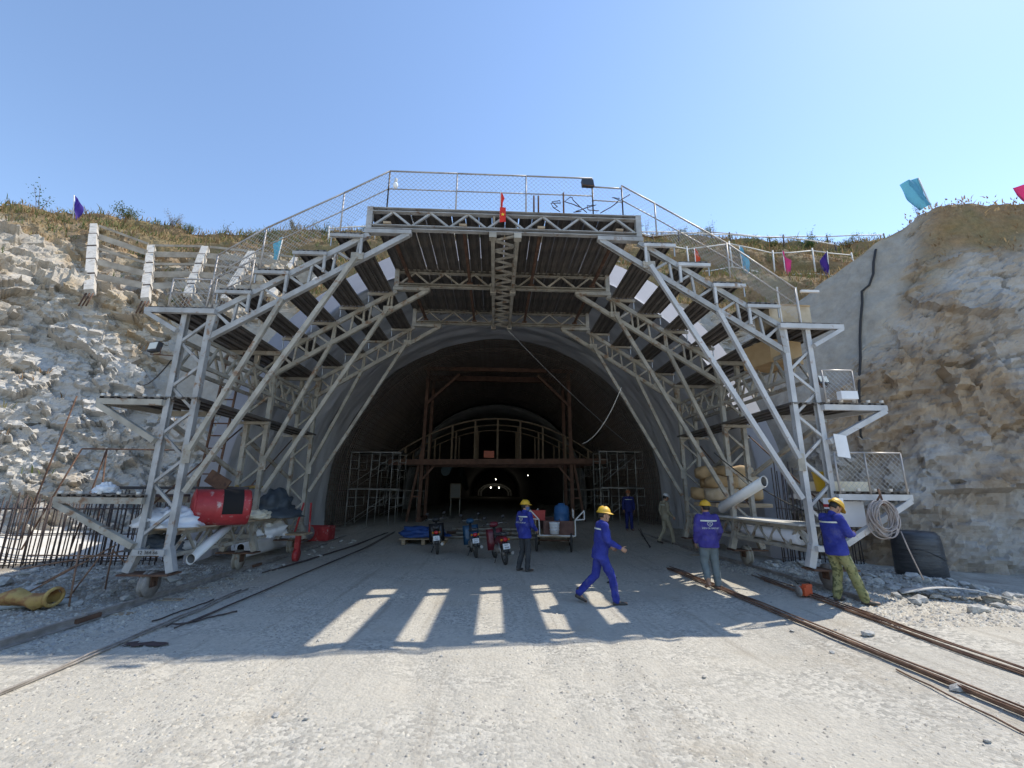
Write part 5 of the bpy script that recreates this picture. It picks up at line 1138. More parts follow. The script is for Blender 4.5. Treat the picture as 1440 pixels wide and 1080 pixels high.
flood('dark floodlight inside the mesh of the upper right platform', (6.78, 8.6, 4.25), .2, -.3, (6.6, 8.5, 4.2))
t = thing('bulb_lamp', 'small white bulb lamp hanging on the left end of the top railing', 'lamp', (CX - 2.38, yF - .03, 8.42)); MB().sphere((CX - 2.40, yF - .03, 8.36), .055, 12, 8, (1, 1, 1.4)).build('bulb', CLOTHW, t); MB().lathe([(.02, 0), (.035, .03), (.03, .1), (.01, .12)], (CX - 2.40, yF - .03, 8.42), 'Z', 10).build('socket', CONC, t)
# ropes and cables
CABK = mat('black_cable', (.025, .024, .024), .7)
def rope(label, a, b, sag, r, m, n=18):
    a, b = Vector(a), Vector(b); o = MB().tube([a.lerp(b, k / n) - Vector((0, 0, sag * 4 * (k / n) * (1 - k / n))) for k in range(n + 1)], r, 5).build('cable', m, None, a); return tag(o, label, 'cable')
rope('thin cable stretched from the left gantry column to the rock', (-6.35, 8.45, 4.35), (-11.9, 14.6, 5.3), .25, .014, CABK)
rope('thin pale cord from the top truss down to the right tunnel wall', (CX + .2, 14.1, 7.3), (6.2, 20.5, 4.2), .15, .014, GALV)
rope('white cord hanging in a curve from a right strut', (4.0, 13.5, 5.2), (3.1, 15.6, 3.6), .35, .013, POLE)
rope('slack black cable across the right lower girder', (5.3, 10.5, 2.9), (6.5, 9.3, 1.6), .12, .014, CABK)
pts = []
for x, z_ in ((12.75, 12.75), (12.05, 12.5), ): pass
cab = []
for x, y in ((12.9, 12.75), (12.65, 12.45), (12.4, 12.35), (12.1, 12.5), (11.95, 12.55), (11.75, 12.6), (11.6, 12.65), (11.4, 12.75)):
    pass
for (u0, z0_) in ((12.62, 10.2), (12.45, 9.8), (12.3, 9.35), (12.2, 8.9), (12.0, 8.5), (11.72, 8.35), (11.66, 7.9), (11.5, 7.3), (11.35, 6.7), (11.25, 6.0), (11.05, 5.2), (10.9, 4.4), (10.75, 3.4)):
    o0 = Vector((u0 - 6, 6.0, z0_)); h = BB.ray_cast(o0, (Vector((u0, 12.55, z0_)) - o0).normalized())
    if h[0] is not None: cab.append(h[0] + h[1] * .05 if h[1].y < 0 else h[0] - h[1] * .05)
tag(MB().tube(cab, .035, 6).build('cable', CABK, None, cab[-1]), 'thick black cable running down the sprayed concrete of the right rock', 'cable')

# ================================================================== MOTORBIKES, CART
def ell(c, rx, rz, n=16, p=1.0): return [Vector(c) + Vector((math.copysign(abs(math.cos(a)) ** p, math.cos(a)) * rx, 0, math.copysign(abs(math.sin(a)) ** p, math.sin(a)) * rz)) for a in np.linspace(0, 2 * math.pi, n + 1)[:-1]]
CHROME = mat('chrome', (.30, .29, .28), .5, .8); BLACKP = mat('black_plastic', (.02, .02, .022), .45); PLATE = mat('number_plate', (.72, .73, .74), .5); PLTXT = mat('plate_digits', (.05, .05, .06), .6); TAIL = mat('tail_light_red', (.45, .01, .015), .25); SEATM = mat('seat_vinyl', (.03, .03, .035), .55, 0, (.07, .07, .075), 8); ENG = mat('engine_alloy', (.22, .20, .18), .6, .5, (.33, .30, .27), 8)
def wheel_parts(t, c, r, w, spokes=18):
    ty = MB().tube([(c[0], c[1] + (r - w / 2) * math.cos(a), c[2] + (r - w / 2) * math.sin(a)) for a in np.linspace(0, 2 * math.pi, 37)[:-1]], w / 2, 8, closed=True).build('wheel', TYRE, t)
    MB().tube([(c[0], c[1] + (r - w) * math.cos(a), c[2] + (r - w) * math.sin(a)) for a in np.linspace(0, 2 * math.pi, 33)[:-1]], .012, 6, closed=True).build('rim', CHROME, ty)
    MB().lathe([(.001, -.06), (.045, -.06), (.055, 0), (.045, .06), (.001, .06)], c, 'X', 12).build('hub', ENG, ty)
    sp = MB()
    for k in range(spokes):
        a = 2 * math.pi * k / spokes; s = .035 if k % 2 else -.035; sp.tube([(c[0] + s, c[1] + .04 * math.cos(a + .5), c[2] + .04 * math.sin(a + .5)), (c[0], c[1] + (r - w) * math.cos(a), c[2] + (r - w) * math.sin(a))], .0035, 4, caps=False)
    sp.build('spokes', CHROME, ty)
def motorbike(label, loc, rz, lean, col, rear, plate_txt, steer=.35):
    t = thing('motorbike', label, 'motorbike', loc, 'motorbikes parked in a row', rz, True); t.rotation_euler = (0, lean, rz)
    PAINT = mat('bike_paint_%d' % int(col[0] * 999 + col[2] * 77), col, .35, 0, tuple(c * 1.4 for c in col), 6, spots=(.25, .22, .19), spot_scale=7, spot_lo=.62, spot_hi=.75)
    rw, rf = Vector((0, -.61, .285)), Vector((0, .62, .285))
    wheel_parts(t, rw, .285, .085); wheel_parts(t, rf, .285, .075)
    MB().loft([ell((0, y, z), rx, rz_, 14, .8) for y, z, rx, rz_ in ((-.30, .36, .03, .03), (-.26, .36, .12, .10), (-.02, .35, .15, .13), (.14, .38, .10, .10), (.2, .4, .05, .05))]).build('engine', ENG, t)
    MB().tube([(0, -.3, .62), (0, -.05, .5), (0, .2, .45), (0, .38, .72), (0, .44, .95)], .045, 8).build('frame', BLACKP, t)
    # side cowls and tail
    MB().loft([ell((0, y, z), rx, rz_, 16, .75) for y, z, rx, rz_ in ((-.86, .70, .03, .03), (-.82, .69, .07, .07), (-.6, .66, .11, .11), (-.3, .62, .13, .13), (-.05, .56, .10, .12), (.08, .50, .05, .06))]).build('tail_cowl', PAINT, t)
    MB().loft([ell((0, y, z), rx, rz_, 16, .8) for y, z, rx, rz_ in ((-.80, .80, .05, .02), (-.72, .81, .11, .04), (-.4, .79, .135, .05), (-.1, .75, .12, .05), (.08, .73, .06, .03))]).build('seat', SEATM, t)
    # leg shield either side of the steering head
    for s in (-1, 1):
        MB().loft([[Vector((s * (.05 + .19 * w_), y + .04 * w_, z)) + Vector((s * .012 * q, 0, 0)) for w_, q in ((0, 0), (.5, .5), (1, 1), (1, 0), (.5, -.5), (0, -1))] for y, z in ((.33, .28), (.36, .5), (.40, .72), (.43, .86))]).build('leg_shield', PAINT, t)
    MB().loft([ell((0, y, z), rx, rz_, 14, .8) for y, z, rx, rz_ in ((.30, .98, .04, .03), (.36, .99, .12, .07), (.47, .98, .13, .09), (.54, .97, .09, .07))]).build('headlight_cowl', PAINT, t)
    MB().tube([(-.34, .28, 1.0), (-.2, .35, 1.02), (0, .40, .98), (.2, .35, 1.02), (.34, .28, 1.0)], .013, 6).build('handlebar', CHROME, t)
    for s in (-1, 1):
        MB().tube([(s * .25, .31, 1.01), (s * .36, .27, .995)], .02, 8).build('grip', TYRE, t)
        MB().tube([(s * .22, .34, 1.02), (s * .27, .36, 1.16)], .006, 5).build('mirror_stem', BLACKP, t); MB().sphere((s * .28, .36, 1.19), .055, 10, 6, (1, .3, .7)).build('mirror', BLACKP, t)
        MB().beam((s * .055, .62, .29), (s * .055, .44, .9), .035).build('fork', CHROME, t)
        MB().tube([(s * .09, -.61, .30), (s * .10, -.42, .62)], .025, 8).build('shock_absorber', CHROME, t)
        MB().tube([(s * .05, -.15, .3), (s * .16, -.15, .28), (s * .2, -.15, .28)], .012, 6).build('foot_peg', BLACKP, t)
    MB().loft([[Vector((x * .055, rf.y + .31 * math.cos(a), rf.z + .31 * math.sin(a) + .02 * (1 - abs(x)))) for x in (-1, -.5, 0, .5, 1)] + [Vector((x * .05, rf.y + .295 * math.cos(a), rf.z + .295 * math.sin(a))) for x in (1, 0, -1)] for a in np.linspace(.5, 2.5, 9)]).build('front_fender', PAINT, t)
    MB().loft([[Vector((x * .065, rw.y + .32 * math.cos(a), rw.z + .32 * math.sin(a) + .02 * (1 - abs(x)))) for x in (-1, -.5, 0, .5, 1)] + [Vector((x * .06, rw.y + .30 * math.cos(a), rw.z + .30 * math.sin(a))) for x in (1, 0, -1)] for a in np.linspace(1.1, 2.95, 9)]).build('rear_fender', BLACKP, t)
    MB().sphere((0, -.87, .68), .065, 12, 8, (1.1, .5, .8)).build('tail_light', TAIL, t)
    for s in (-1, 1): MB().sphere((s * .10, -.83, .68), .035, 8, 6).build('indicator', mat('indicator_amber', (.5, .2, .02), .3), t)
    MB().tube([(-.07, -.66, .86), (-.07, -.92, .84), (.07, -.92, .84), (.07, -.66, .86)], .011, 6).build('grab_rail', CHROME, t)
    m3 = Matrix.Rotation(-.3, 3, 'X'); pc = Vector((0, -.93, .52))
    pl = MB().box(pc, (.19, .008, .14), m3).build('number_plate', PLATE, t)
    for k, s_ in enumerate(plate_txt):
        tm = text_mesh(s_, .062); tm.materials.append(PLTXT); o = bpy.data.objects.new('plate_lettering', tm); C.objects.link(o); o.parent = pl
        o.location = pc + m3 @ Vector((0, -.0065, .032 - .064 * k)); o.rotation_euler = (math.pi / 2 - .3, 0, 0)
    MB().beam((0, -.83, .62), (0, -.94, .48), .12, .015).build('plate_bracket', BLACKP, t)
    MB().tube([(.12, .05, .26), (.15, -.3, .24), (.155, -.55, .28), (.16, -.9, .33)], [.018, .022, .042, .045], 10).build('exhaust', CHROME, t)
    MB().tube([(-.10, -.15, .22), (-.2, -.2, .02)], .011, 6).build('kickstand', BLACKP, t)
    return t
motorbike('black motorbike with a red tail light, leftmost of the three', gp(-1.80, 15.15), R(7), R(-6), (.018, .018, .02), 'low', ('54-2', '7286'))
motorbike('blue motorbike in the middle of the row of three', gp(-.60, 14.45), R(9), R(-6), (.02, .07, .14), 'low', ('59-K', '5531'))
motorbike('red motorbike beside the standing man, rightmost of the three', gp(.20, 13.25), R(13), R(-6), (.13, .016, .025), 'low', ('60-F', '4448'))

# four-wheeled hand cart
gzc = gtop(2.1, 15.6); ct = thing('hand_cart', 'four-wheeled wooden hand cart with white steel rails in the tunnel mouth', 'cart', (2.1, 15.6, gzc), None, R(-8), True)
WFR = mat('white_frame', (.58, .57, .55), .6, 0, (.68, .67, .65), 4); PANEL = mat('brown_panel', (.10, .045, .035), .7, 0, (.16, .08, .06), 4); OLIVE = mat('olive_board', (.20, .17, .10), .85, 0, (.30, .26, .16), 4, stretch=(1, 1, 5))
for x in (-.62, .52):
    for y in (-.30, 1.45): wheel_parts(ct, Vector((x, y, .36)), .36, .07, 20)
for y in (-.30, 1.45): MB().tube([(-.62, y, .36), (.52, y, .36)], .025, 8).build('axle', RUST, ct)
MB().box((0, .6, .52), (1.22, 2.3, .07)).build('bed', WOOD, ct)
for k in range(5): MB().box((-.64, -.35 + .48 * k, .80), (.03, .46, .46)).build('side_board', OLIVE, ct); MB().box((.64, -.35 + .48 * k, .80), (.03, .46, .46)).build('side_board', OLIVE, ct)
MB().box((.12, -.52, .78), (1.0, .03, .44)).build('end_panel', PANEL, ct); MB().box((0, 1.72, .78), (1.2, .03, .44)).build('end_panel', PANEL, ct)
for a, b in (((-.5, -.57, .54), (.66, -.57, .54)), ((-.5, -.57, .54), (-.53, -.57, 1.04)), ((.66, -.57, .54), (.66, -.57, 1.04)), ((-.53, -.57, 1.04), (-.83, -.57, 1.06)), ((-.83, -.57, 1.06), (-.83, -.57, 1.34)), ((-.83, -.57, 1.34), (-.53, -.57, 1.04)), ((.66, -.57, 1.04), (.96, -.57, 1.06)), ((.96, -.57, 1.06), (.96, -.57, 1.34)), ((.96, -.57, 1.34), (.66, -.57, 1.04))):
    MB().beam(a, b, .035).build('rail_frame', WFR, ct)
for x, y in ((-.64, .4), (-.64, 1.3), (.2, 1.75), (.64, 1.4), (.64, .5)): MB().beam((x, y, .5), (x, y, 1.32), .03).build('stake', WFR, ct)
bk = thing('bucket', 'pale plastic bucket hanging on the front of the hand cart', 'bucket', (1.98, 14.93, gzc + .6)); MB().lathe([(.001, 0), (.14, 0), (.165, .33), (.175, .34), (.175, .37), (.155, .37), (.001, .35)], (1.98, 14.9, gzc + .60), 'Z', 20).build('pail', CLOTHW, bk)
for z_ in (.12, .22): MB().lathe([(.152, 0), (.162, .006), (.165, .02), (.155, .026)], (1.98, 14.9, gzc + .6 + z_), 'Z', 20).build('rib', ROLLM, bk)
dr = thing('blue_drum', 'blue plastic drum standing in the hand cart', 'drum', (2.35, 16.2, gzc + .56)); MB().lathe([(.001, 0), (.24, 0), (.27, .04), (.27, .3), (.28, .32), (.27, .34), (.27, .62), (.28, .64), (.27, .66), (.25, .86), (.17, .92), (.12, .93), (.12, .98), (.001, .98)], (2.4, 16.1, gzc + .56), 'Z', 24).build('barrel', mat('blue_plastic', (.02, .09, .24), .45, 0, (.04, .13, .30), 4), dr); MB().tube([(2.3, 15.85, gzc + 1.0), (2.1, 15.6, gzc + .75)], .02, 6).build('tap_pipe', CHROME, dr)
rb = thing('red_container', 'red plastic container in the left end of the hand cart', 'container', (1.45, 16.0, gzc + .95)); MB().box((1.52, 15.9, gzc + 1.12), (.5, .4, .30)).build('container_body', mat('red_plastic', (.42, .03, .025), .5), rb); MB().box((1.52, 15.9, gzc + 1.285), (.53, .43, .03)).build('lid', mat('red_plastic', (.42, .03, .025), .5), rb)
# blue covered boat-like heap behind the black motorbike, pallets and pipes on the floor
BLT = mat('blue_tarpaulin', (.02, .06, .22), .55, 0, (.035, .10, .32), 3, bump=.3)
heap('blue_tarpaulin', 'blue tarpaulin over a low pile behind the black motorbike', (-2.55, 17.2, gz(-2.5, 17.2) + .25), (.85, .6, .3), BLT, 31, 'tarpaulin')
t = thing('timber_pallet', 'low timber pallet under the blue tarpaulin', 'pallet', (-2.5, 17.2, gz(-2.5, 17.2)))
for k in range(5): MB().box((-2.5, 16.7 + .25 * k, gz(-2.5, 17) + .2), (1.7, .16, .04)).build('slat', WOOD, t)
for x in (-3.2, -2.5, -1.8): MB().box((x, 17.2, gz(-2.5, 17) + .09), (.12, 1.2, .17)).build('runner', WOOD, t)
t = thing('pipe_stack', 'stack of long steel pipes lying across the tunnel floor behind the motorbikes', 'pipes', (0, 18.4, gz(0, 18.4)))
for k in range(6): MB().tube([(-1.9 + .2 * (k % 3), 18.2 + .2 * k, gz(0, 18.3) + .08 + .12 * (k // 2)), (2.9 + .2 * (k % 2), 18.1 + .22 * k, gz(0, 18.3) + .08 + .12 * (k // 2))], .055, 8).build('pipe', RUST if k % 2 else STEELD, t)

# ================================================================== LOOSE STONE
def stone_mesh(seed, flat=.65, n=None):
    r = np.random.default_rng(seed); bm = bmesh.new(); bmesh.ops.create_icosphere(bm, subdivisions=1, radius=1.0)
    pl = [(Vector(r.normal(0, 1, 3)).normalized(), r.uniform(.5, .85)) for _ in range(7)]
    for v in bm.verts:
        for nrm, d in pl:
            e = v.co.dot(nrm) - d
            if e > 0: v.co -= nrm * e
        v.co.z *= flat
    me = bpy.data.meshes.new('stone'); bm.to_mesh(me); bm.free(); return me
STONE = mat('broken_stone', (.36, .35, .33), .95, 0, (.55, .53, .48), 3, bump=.4)
SMS = [stone_mesh(k) for k in range(8)]
for me_ in SMS: me_.materials.append(STONE)
rs = random.Random(12)
def scatter_stones(n, xr, yr, sr, label, group):
    for k in range(n):
        x, y, s = rs.uniform(*xr), rs.uniform(*yr), rs.uniform(*sr) * rs.uniform(.7, 1.2)
        if BB.ray_cast(Vector((x, y, 5)), Vector((0, 0, -1)))[0] is not None: continue
        o = bpy.data.objects.new('stone', SMS[rs.randrange(8)]); C.objects.link(o); o.location = gp(x, y, s * .25); o.scale = (s, s * rs.uniform(.7, 1.1), s * rs.uniform(.6, 1)); o.rotation_euler = (rs.uniform(-.3, .3), rs.uniform(-.3, .3), rs.uniform(0, 6.3)); tag(o, label, 'stone', group)
scatter_stones(70, (6.9, 9.6), (7.2, 10.6), (.06, .17), 'broken pale stone in the rubble at the foot of the right rock', 'rubble at the right')
scatter_stones(45, (6.6, 8.6), (8.8, 12.2), (.06, .15), 'broken stone in the rubble behind the right gantry wheels', 'rubble behind the right wheels')
scatter_stones(70, (-10.5, -6.4), (8.2, 11.6), (.06, .16), 'broken stone in the rubble left of the gantry', 'rubble at the left')
scatter_stones(26, (-6.2, -5.0), (11, 18), (.05, .12), 'broken stone beside the left rail inside the tunnel mouth', 'stones by the left rail')
scatter_stones(22, (-4, 5.0), (2.5, 7), (.022, .045), 'fist-sized stone lying on the open sunlit yard', 'stones on the yard')
for x, y, s, l in ((5.05, 6.3, .085, 'pale block between the two rebar bundles'), (4.62, 4.75, .07, 'pale stone leaning on the middle rebar bundle'), (5.0, 3.95, .075, 'pale brick-like stone between the rebar bundles near the right edge'), (9.05, 9.6, .11, 'orange-brown stone in front of the dark drum')):
    o = bpy.data.objects.new('stone', SMS[int(x * 10) % 8]); C.objects.link(o); o.location = gp(x, y, s * .35); o.scale = (s * 1.3, s, s); tag(o, l, 'stone')
# gravel (uncountable)
def gravel(name, n, area, smin, smax, label, m, dens=None):
    r = np.random.default_rng(hash(name) % 1000 if False else len(name) * 7 + n % 13)
    base = np.array([[1, 0, 0], [-.5, .87, 0], [-.5, -.87, 0], [.3, .3, .75], [-.35, -.1, .65]]); F = np.array([[0, 1, 3], [1, 4, 3], [1, 2, 4], [2, 0, 3], [2, 3, 4]])
    xs = r.uniform(area[0], area[1], n); ysv = r.uniform(area[2], area[3], n)
    if dens is not None:
        k = dens(xs, ysv, r); xs, ysv = xs[k], ysv[k]
    n = len(xs); s = smin + (smax - smin) * r.random(n) ** 2.5; a = r.uniform(0, 6.283, n); zs = np.array([gtop(x, y) for x, y in zip(xs, ysv)])
    b = np.repeat(base[None], n, 0) * (1 + r.normal(0, .22, (n, 5, 3))); ca, sa = np.cos(a)[:, None], np.sin(a)[:, None]
    V = np.stack([(b[..., 0] * ca - b[..., 1] * sa) * s[:, None] + xs[:, None], (b[..., 0] * sa + b[..., 1] * ca) * s[:, None] * .8 + ysv[:, None], b[..., 2] * s[:, None] * .8 + zs[:, None] - .002], -1).reshape(-1, 3)
    FF = (F[None] + (np.arange(n) * 5)[:, None, None]).reshape(-1, 3)
    me = bpy.data.meshes.new(name); me.vertices.add(len(V)); me.vertices.foreach_set('co', V.astype(np.float32).ravel()); me.loops.add(FF.size); me.loops.foreach_set('vertex_index', FF.astype(np.int32).ravel())
    me.polygons.add(len(FF)); me.polygons.foreach_set('loop_start', np.arange(0, FF.size, 3, dtype=np.int32)); me.polygons.foreach_set('loop_total', np.full(len(FF), 3, dtype=np.int32))
    me.polygons.foreach_set('material_index', np.repeat(r.integers(0, len(m), n), 5).astype(np.int32)); me.update(calc_edges=True); me.validate()
    for q_ in m: me.materials.append(q_)
    o = bpy.data.objects.new(name, me); C.objects.link(o); stuff(o); tag(o, label, 'gravel')
GRV = [mat('gravel_pale', (.52, .49, .42), .95), mat('gravel_grey', (.38, .37, .345), .95), mat('gravel_warm', (.44, .40, .33), .95), mat('gravel_dark', (.30, .285, .255), .95)]
def dn(x, y, r): p = np.stack([x, y, 0 * x], 1); return r.random(len(x)) < np.clip((fbm(p, 1.3, 3, 8) - .40) * 4, .06, 1) * np.where(x < -1.2, 1.0, .4)
gravel('yard_gravel', 70000, (-7, 7.5, 2.0, 9.0), .005, .026, 'small crushed stone strewn over the yard', GRV, dn)
gravel('bank_gravel', 16000, (-11, -5.2, 6, 12.5), .01, .05, 'coarse crushed stone on the left bank by the rail', GRV)
gravel('rubble_chips', 16000, (5.6, 9.8, 6.5, 12.5), .01, .05, 'coarse stone chips on the right bank under the rock', GRV)

# ================================================================== PEOPLE
def remeshed(mb, name, m, parent, vox, smooth=4, wrinkle=0.0, seed=0):
    me = mb.mesh(name); ob = bpy.data.objects.new(name, me); C.objects.link(ob)
    rm = ob.modifiers.new('r', 'REMESH'); rm.mode = 'VOXEL'; rm.voxel_size = vox; rm.use_smooth_shade = True
    sm_ = ob.modifiers.new('s', 'SMOOTH'); sm_.factor = .5; sm_.iterations = smooth
    bpy.context.view_layer.update()
    me2 = bpy.data.meshes.new_from_object(ob.evaluated_get(bpy.context.evaluated_depsgraph_get())); bpy.data.objects.remove(ob)
    n = len(me2.vertices); co = np.zeros(n * 3, np.float32); me2.vertices.foreach_get('co', co); co = co.reshape(-1, 3).astype(float)
    if wrinkle:
        no = np.zeros(n * 3, np.float32); me2.vertices.foreach_get('normal', no); no = no.reshape(-1, 3)
        q = co * np.array([1, 1, 1.7]) + seed; d = (fbm(q, .13, 3, seed) - .5) * 2 + (1 - np.abs(2 * fbm(q, .09, 2, seed + 4) - 1) - .6) * .8
        co = co + no * (d * wrinkle)[:, None]; me2.vertices.foreach_set('co', co.astype(np.float32).ravel())
    me2.update(); me2.name = name; me2.materials.clear(); me2.materials.append(m)
    me2.polygons.foreach_set('use_smooth', np.ones(len(me2.polygons), bool))
    o2 = bpy.data.objects.new(name, me2); C.objects.link(o2); o2.parent = parent; return o2
def cone(mb, a, b, ra, rb, n=12):
    a, b = Vector(a), Vector(b); d = (b - a); L_ = d.length; d = d / L_
    pts = [a - d * ra * .85, a - d * ra * .5, a, b, b + d * rb * .5, b + d * rb * .85]; mb.tube(pts, [ra * .5, ra * .86, ra, rb, rb * .86, rb * .5], n)
def oring(c, rx, ry, ax=(0, 0, 1), right=(1, 0, 0), n=18):
    c, ax, rt = Vector(c), Vector(ax).normalized(), Vector(right); rt = (rt - ax * rt.dot(ax)).normalized(); fw = ax.cross(rt)
    return [c + rt * (rx * math.cos(a)) + fw * (ry * math.sin(a)) for a in np.linspace(0, 2 * math.pi, n + 1)[:-1]]
SKIN = mat('skin', (.34, .19, .12), .55, 0, (.40, .23, .15), 8); HAIR = mat('black_hair', (.012, .011, .010), .6); SHOE = mat('dark_shoe', (.035, .03, .027), .7, 0, (.09, .08, .07), 6); REFL = mat('reflective_band', (.60, .63, .58), .4)
EYE = mat('eye', (.02, .015, .012), .3); GLOVE = mat('dusty_glove', (.25, .24, .23), .9)
def hand(mb, wrist, dirv, palm_n, side, curl=.6, s=1.0):
    """palm and five separate fingers; dirv along the hand, palm_n out of the palm, side to the thumb"""
    w_, d, pn, sd = Vector(wrist), Vector(dirv).normalized(), Vector(palm_n).normalized(), Vector(side).normalized()
    pc = w_ + d * .05 * s
    mb.loft([oring(w_ + d * (.0 + .022 * k) * s, (.026, .036, .041, .042, .036)[k] * s, (.02, .018, .0165, .015, .012)[k] * s, d, sd, 12) for k in range(5)])
    for i, (off, ln) in enumerate(((.03, .072), (.0105, .08), (-.0095, .075), (-.029, .058))):
        p = w_ + d * .085 * s + sd * off * s; a = .25 + curl * .5; seg = ln * s / 3
        for k in range(3):
            dd = (d * math.cos(a) + pn * math.sin(a)).normalized(); q_ = p + dd * seg * 1.1; cone(mb, p, q_, (.0092 - .0008 * k) * s, (.0086 - .0009 * k) * s, 7); p = q_; a += curl * .75
    p = w_ + d * .025 * s + sd * .03 * s
    for k, ln in enumerate((.036, .03, .024)):
        dd = (d * (.55 + .2 * k) + sd * (.75 - .35 * k) + pn * (.35 + .1 * k)).normalized(); q_ = p + dd * ln * s; cone(mb, p, q_, (.0115 - .001 * k) * s, (.0105 - .001 * k) * s, 7); p = q_
def person(label, loc, rz, J, jacket, trousers, helmet, shoe=SHOE, face_dir=0.0, nod=0.0, logo=None, group='workers', mask=None, jk_hem=.80, front_band=False, seed=1, bulk=1.0, barefoot=False):
    t = thing('person', label, 'person', loc, group, rz, True)
    g = lambda k: Vector(J[k])
    pel, che, nek, hd = g('pelvis'), g('chest'), g('neck'), g('head')
    rt = (g('shR') - g('shL')).normalized(); hip_r = (g('hipR') - g('hipL')).normalized(); up = (che - pel).normalized()
    # ---- head, neck, arms, hands, legs as one continuous skin
    b = MB(); hm = Matrix.Rotation(face_dir, 3, 'Z') @ Matrix.Rotation(-nod, 3, 'X')
    H_ = lambda x, y, z: hd + hm @ Vector((x, y, z))
    b.loft([[H_(rx * math.cos(a), cy + ry * math.sin(a), z) for a in np.linspace(0, 2 * math.pi, 17)[:-1]] for z, rx, ry, cy in ((-.115, .025, .03, .055), (-.10, .048, .055, .035), (-.07, .062, .075, .018), (-.03, .070, .088, .006), (.02, .075, .095, .0), (.06, .073, .092, -.003), (.095, .055, .07, -.006), (.115, .02, .03, -.006))])
    b.loft([[H_(rx * math.cos(a), cy + ry * math.sin(a), z) for a in np.linspace(0, 2 * math.pi, 9)[:-1]] for z, rx, ry, cy in ((-.042, .016, .014, .092), (-.030, .017, .02, .098), (-.005, .011, .014, .094), (.02, .008, .008, .088))])
    for s in (-1, 1): b.sphere(H_(s * .074, -.008, -.01), .028, 8, 6, (.35, .7, 1.1))
    b.sphere(H_(0, .083, -.072), .022, 8, 6, (1.2, .5, .5))
    cone(b, nek - (hd - nek) * .35, hd + hm @ Vector((0, -.012, -.06)), .056, .052)
    cone(b, pel, che, .10, .11); cone(b, che, nek, .10, .06)
    for s in 'LR':
        cone(b, che.lerp(g('sh' + s), .6), g('sh' + s), .06, .05); cone(b, g('sh' + s), g('el' + s), .045, .036); cone(b, g('el' + s), g('wr' + s), .036, .026)
        cone(b, g('hip' + s), g('kn' + s), .07, .05); cone(b, g('kn' + s), g('an' + s), .048, .036); cone(b, pel, g('hip' + s), .09, .07)
        an, toe = g('an' + s), g('toe' + s); cone(b, an, an.lerp(toe, .5) - Vector((0, 0, .025)), .036, .034); cone(b, an.lerp(toe, .5) - Vector((0, 0, .025)), toe, .034, .028)
        fd = (g('wr' + s) - g('el' + s)).normalized(); hdv = Vector(J.get('hd' + s, fd)); pn = Vector(J.get('pn' + s, (-1 if s == 'R' else 1, 0, 0))); pn = (pn - hdv * pn.dot(hdv)).normalized()
        sd = hdv.cross(pn) * (1 if s == 'R' else -1); sd = sd if Vector(J.get('th' + s, (0, 1, 0))).dot(sd) > 0 else -sd
        hand(b, g('wr' + s) + fd * .012, hdv, pn, sd, J.get('curl', .55))
    remeshed(b, 'body', SKIN, t, .0075, 2)
    for s in (-1, 1): MB().sphere(H_(s * .031, .083, .008), .010, 8, 6).build('eye', EYE, t)
    MB().loft([[H_(rx * 1.06 * math.cos(a), cy + ry * 1.06 * math.sin(a) - .012, z) for a in np.linspace(0, 2 * math.pi, 17)[:-1]] for z, rx, ry, cy in ((-.045, .060, .070, -.022), (-.01, .069, .085, -.012), (.03, .075, .092, -.006), (.07, .072, .09, -.004), (.10, .05, .06, -.006))]).build('hair', HAIR, t)
    if mask: MB().loft([[H_(rx * 1.09 * math.cos(a), cy + ry * 1.09 * math.sin(a), z) for a in np.linspace(-.4, math.pi + .4, 14)] + [H_(rx * 1.0 * math.cos(a), cy + ry * 1.0 * math.sin(a), z) for a in np.linspace(math.pi + .4, -.4, 14)] for z, rx, ry, cy in ((-.13, .05, .06, .02), (-.09, .055, .065, .03), (-.05, .068, .09, .018), (-.02, .073, .098, .006))]).build('face_mask', mask, t)
    # ---- jacket
    j = MB(); fwv = up.cross(rt) * -1
    hem = pel + up * (jk_hem - .93)
    r3 = lambda k: hip_r.lerp(rt, k)
    j.loft([oring(hem, .180 * bulk, .140 * bulk, up, hip_r), oring(hem + up * .06, .182 * bulk, .142 * bulk, up, r3(.1)), oring(pel.lerp(che, .35), .165 * bulk, .125 * bulk, up, r3(.4)), oring(pel.lerp(che, .75), .175 * bulk, .128 * bulk, up, r3(.8)), oring(che + up * .03, .185 * bulk, .13 * bulk, up, rt), oring(che.lerp(nek, .55), .165 * bulk, .105 * bulk, up, rt), oring(che.lerp(nek, .85), .10, .085, up, rt), oring(nek + up * .0, .07, .075, up, rt), oring(nek + (hd - nek).normalized() * .045, .068, .073, (hd - nek), rt)])
    for s in 'LR':
        cone(j, che.lerp(nek, .5).lerp(g('sh' + s), .5), g('sh' + s), .075, .078); cone(j, g('sh' + s), g('el' + s), .075 * bulk, .062 * bulk); cone(j, g('el' + s), g('el' + s).lerp(g('wr' + s), .93), .061 * bulk, .046)
    remeshed(j, 'jacket', jacket, t, .0125, 3, .013, seed)
    # ---- trousers
    q = MB(); q.loft([oring(pel + up * .08, .12 * bulk, .09 * bulk, up, hip_r), oring(pel + up * .0, .138 * bulk, .10 * bulk, up, hip_r), oring(pel - up * .09, .158 * bulk, .116 * bulk, up, hip_r), oring(pel - up * .13, .12, .10, up, hip_r)])
    for s in 'LR':
        cone(q, g('hip' + s) - Vector((0, 0, .03)), g('kn' + s), .092 * bulk, .070 * bulk); e = .97 if J.get('roll' + s) is None else J['roll' + s]
        cone(q, g('kn' + s), g('kn' + s).lerp(g('an' + s), e), .070 * bulk, .062 * bulk)
    remeshed(q, 'trousers', trousers, t, .0125, 3, .013, seed + 20)
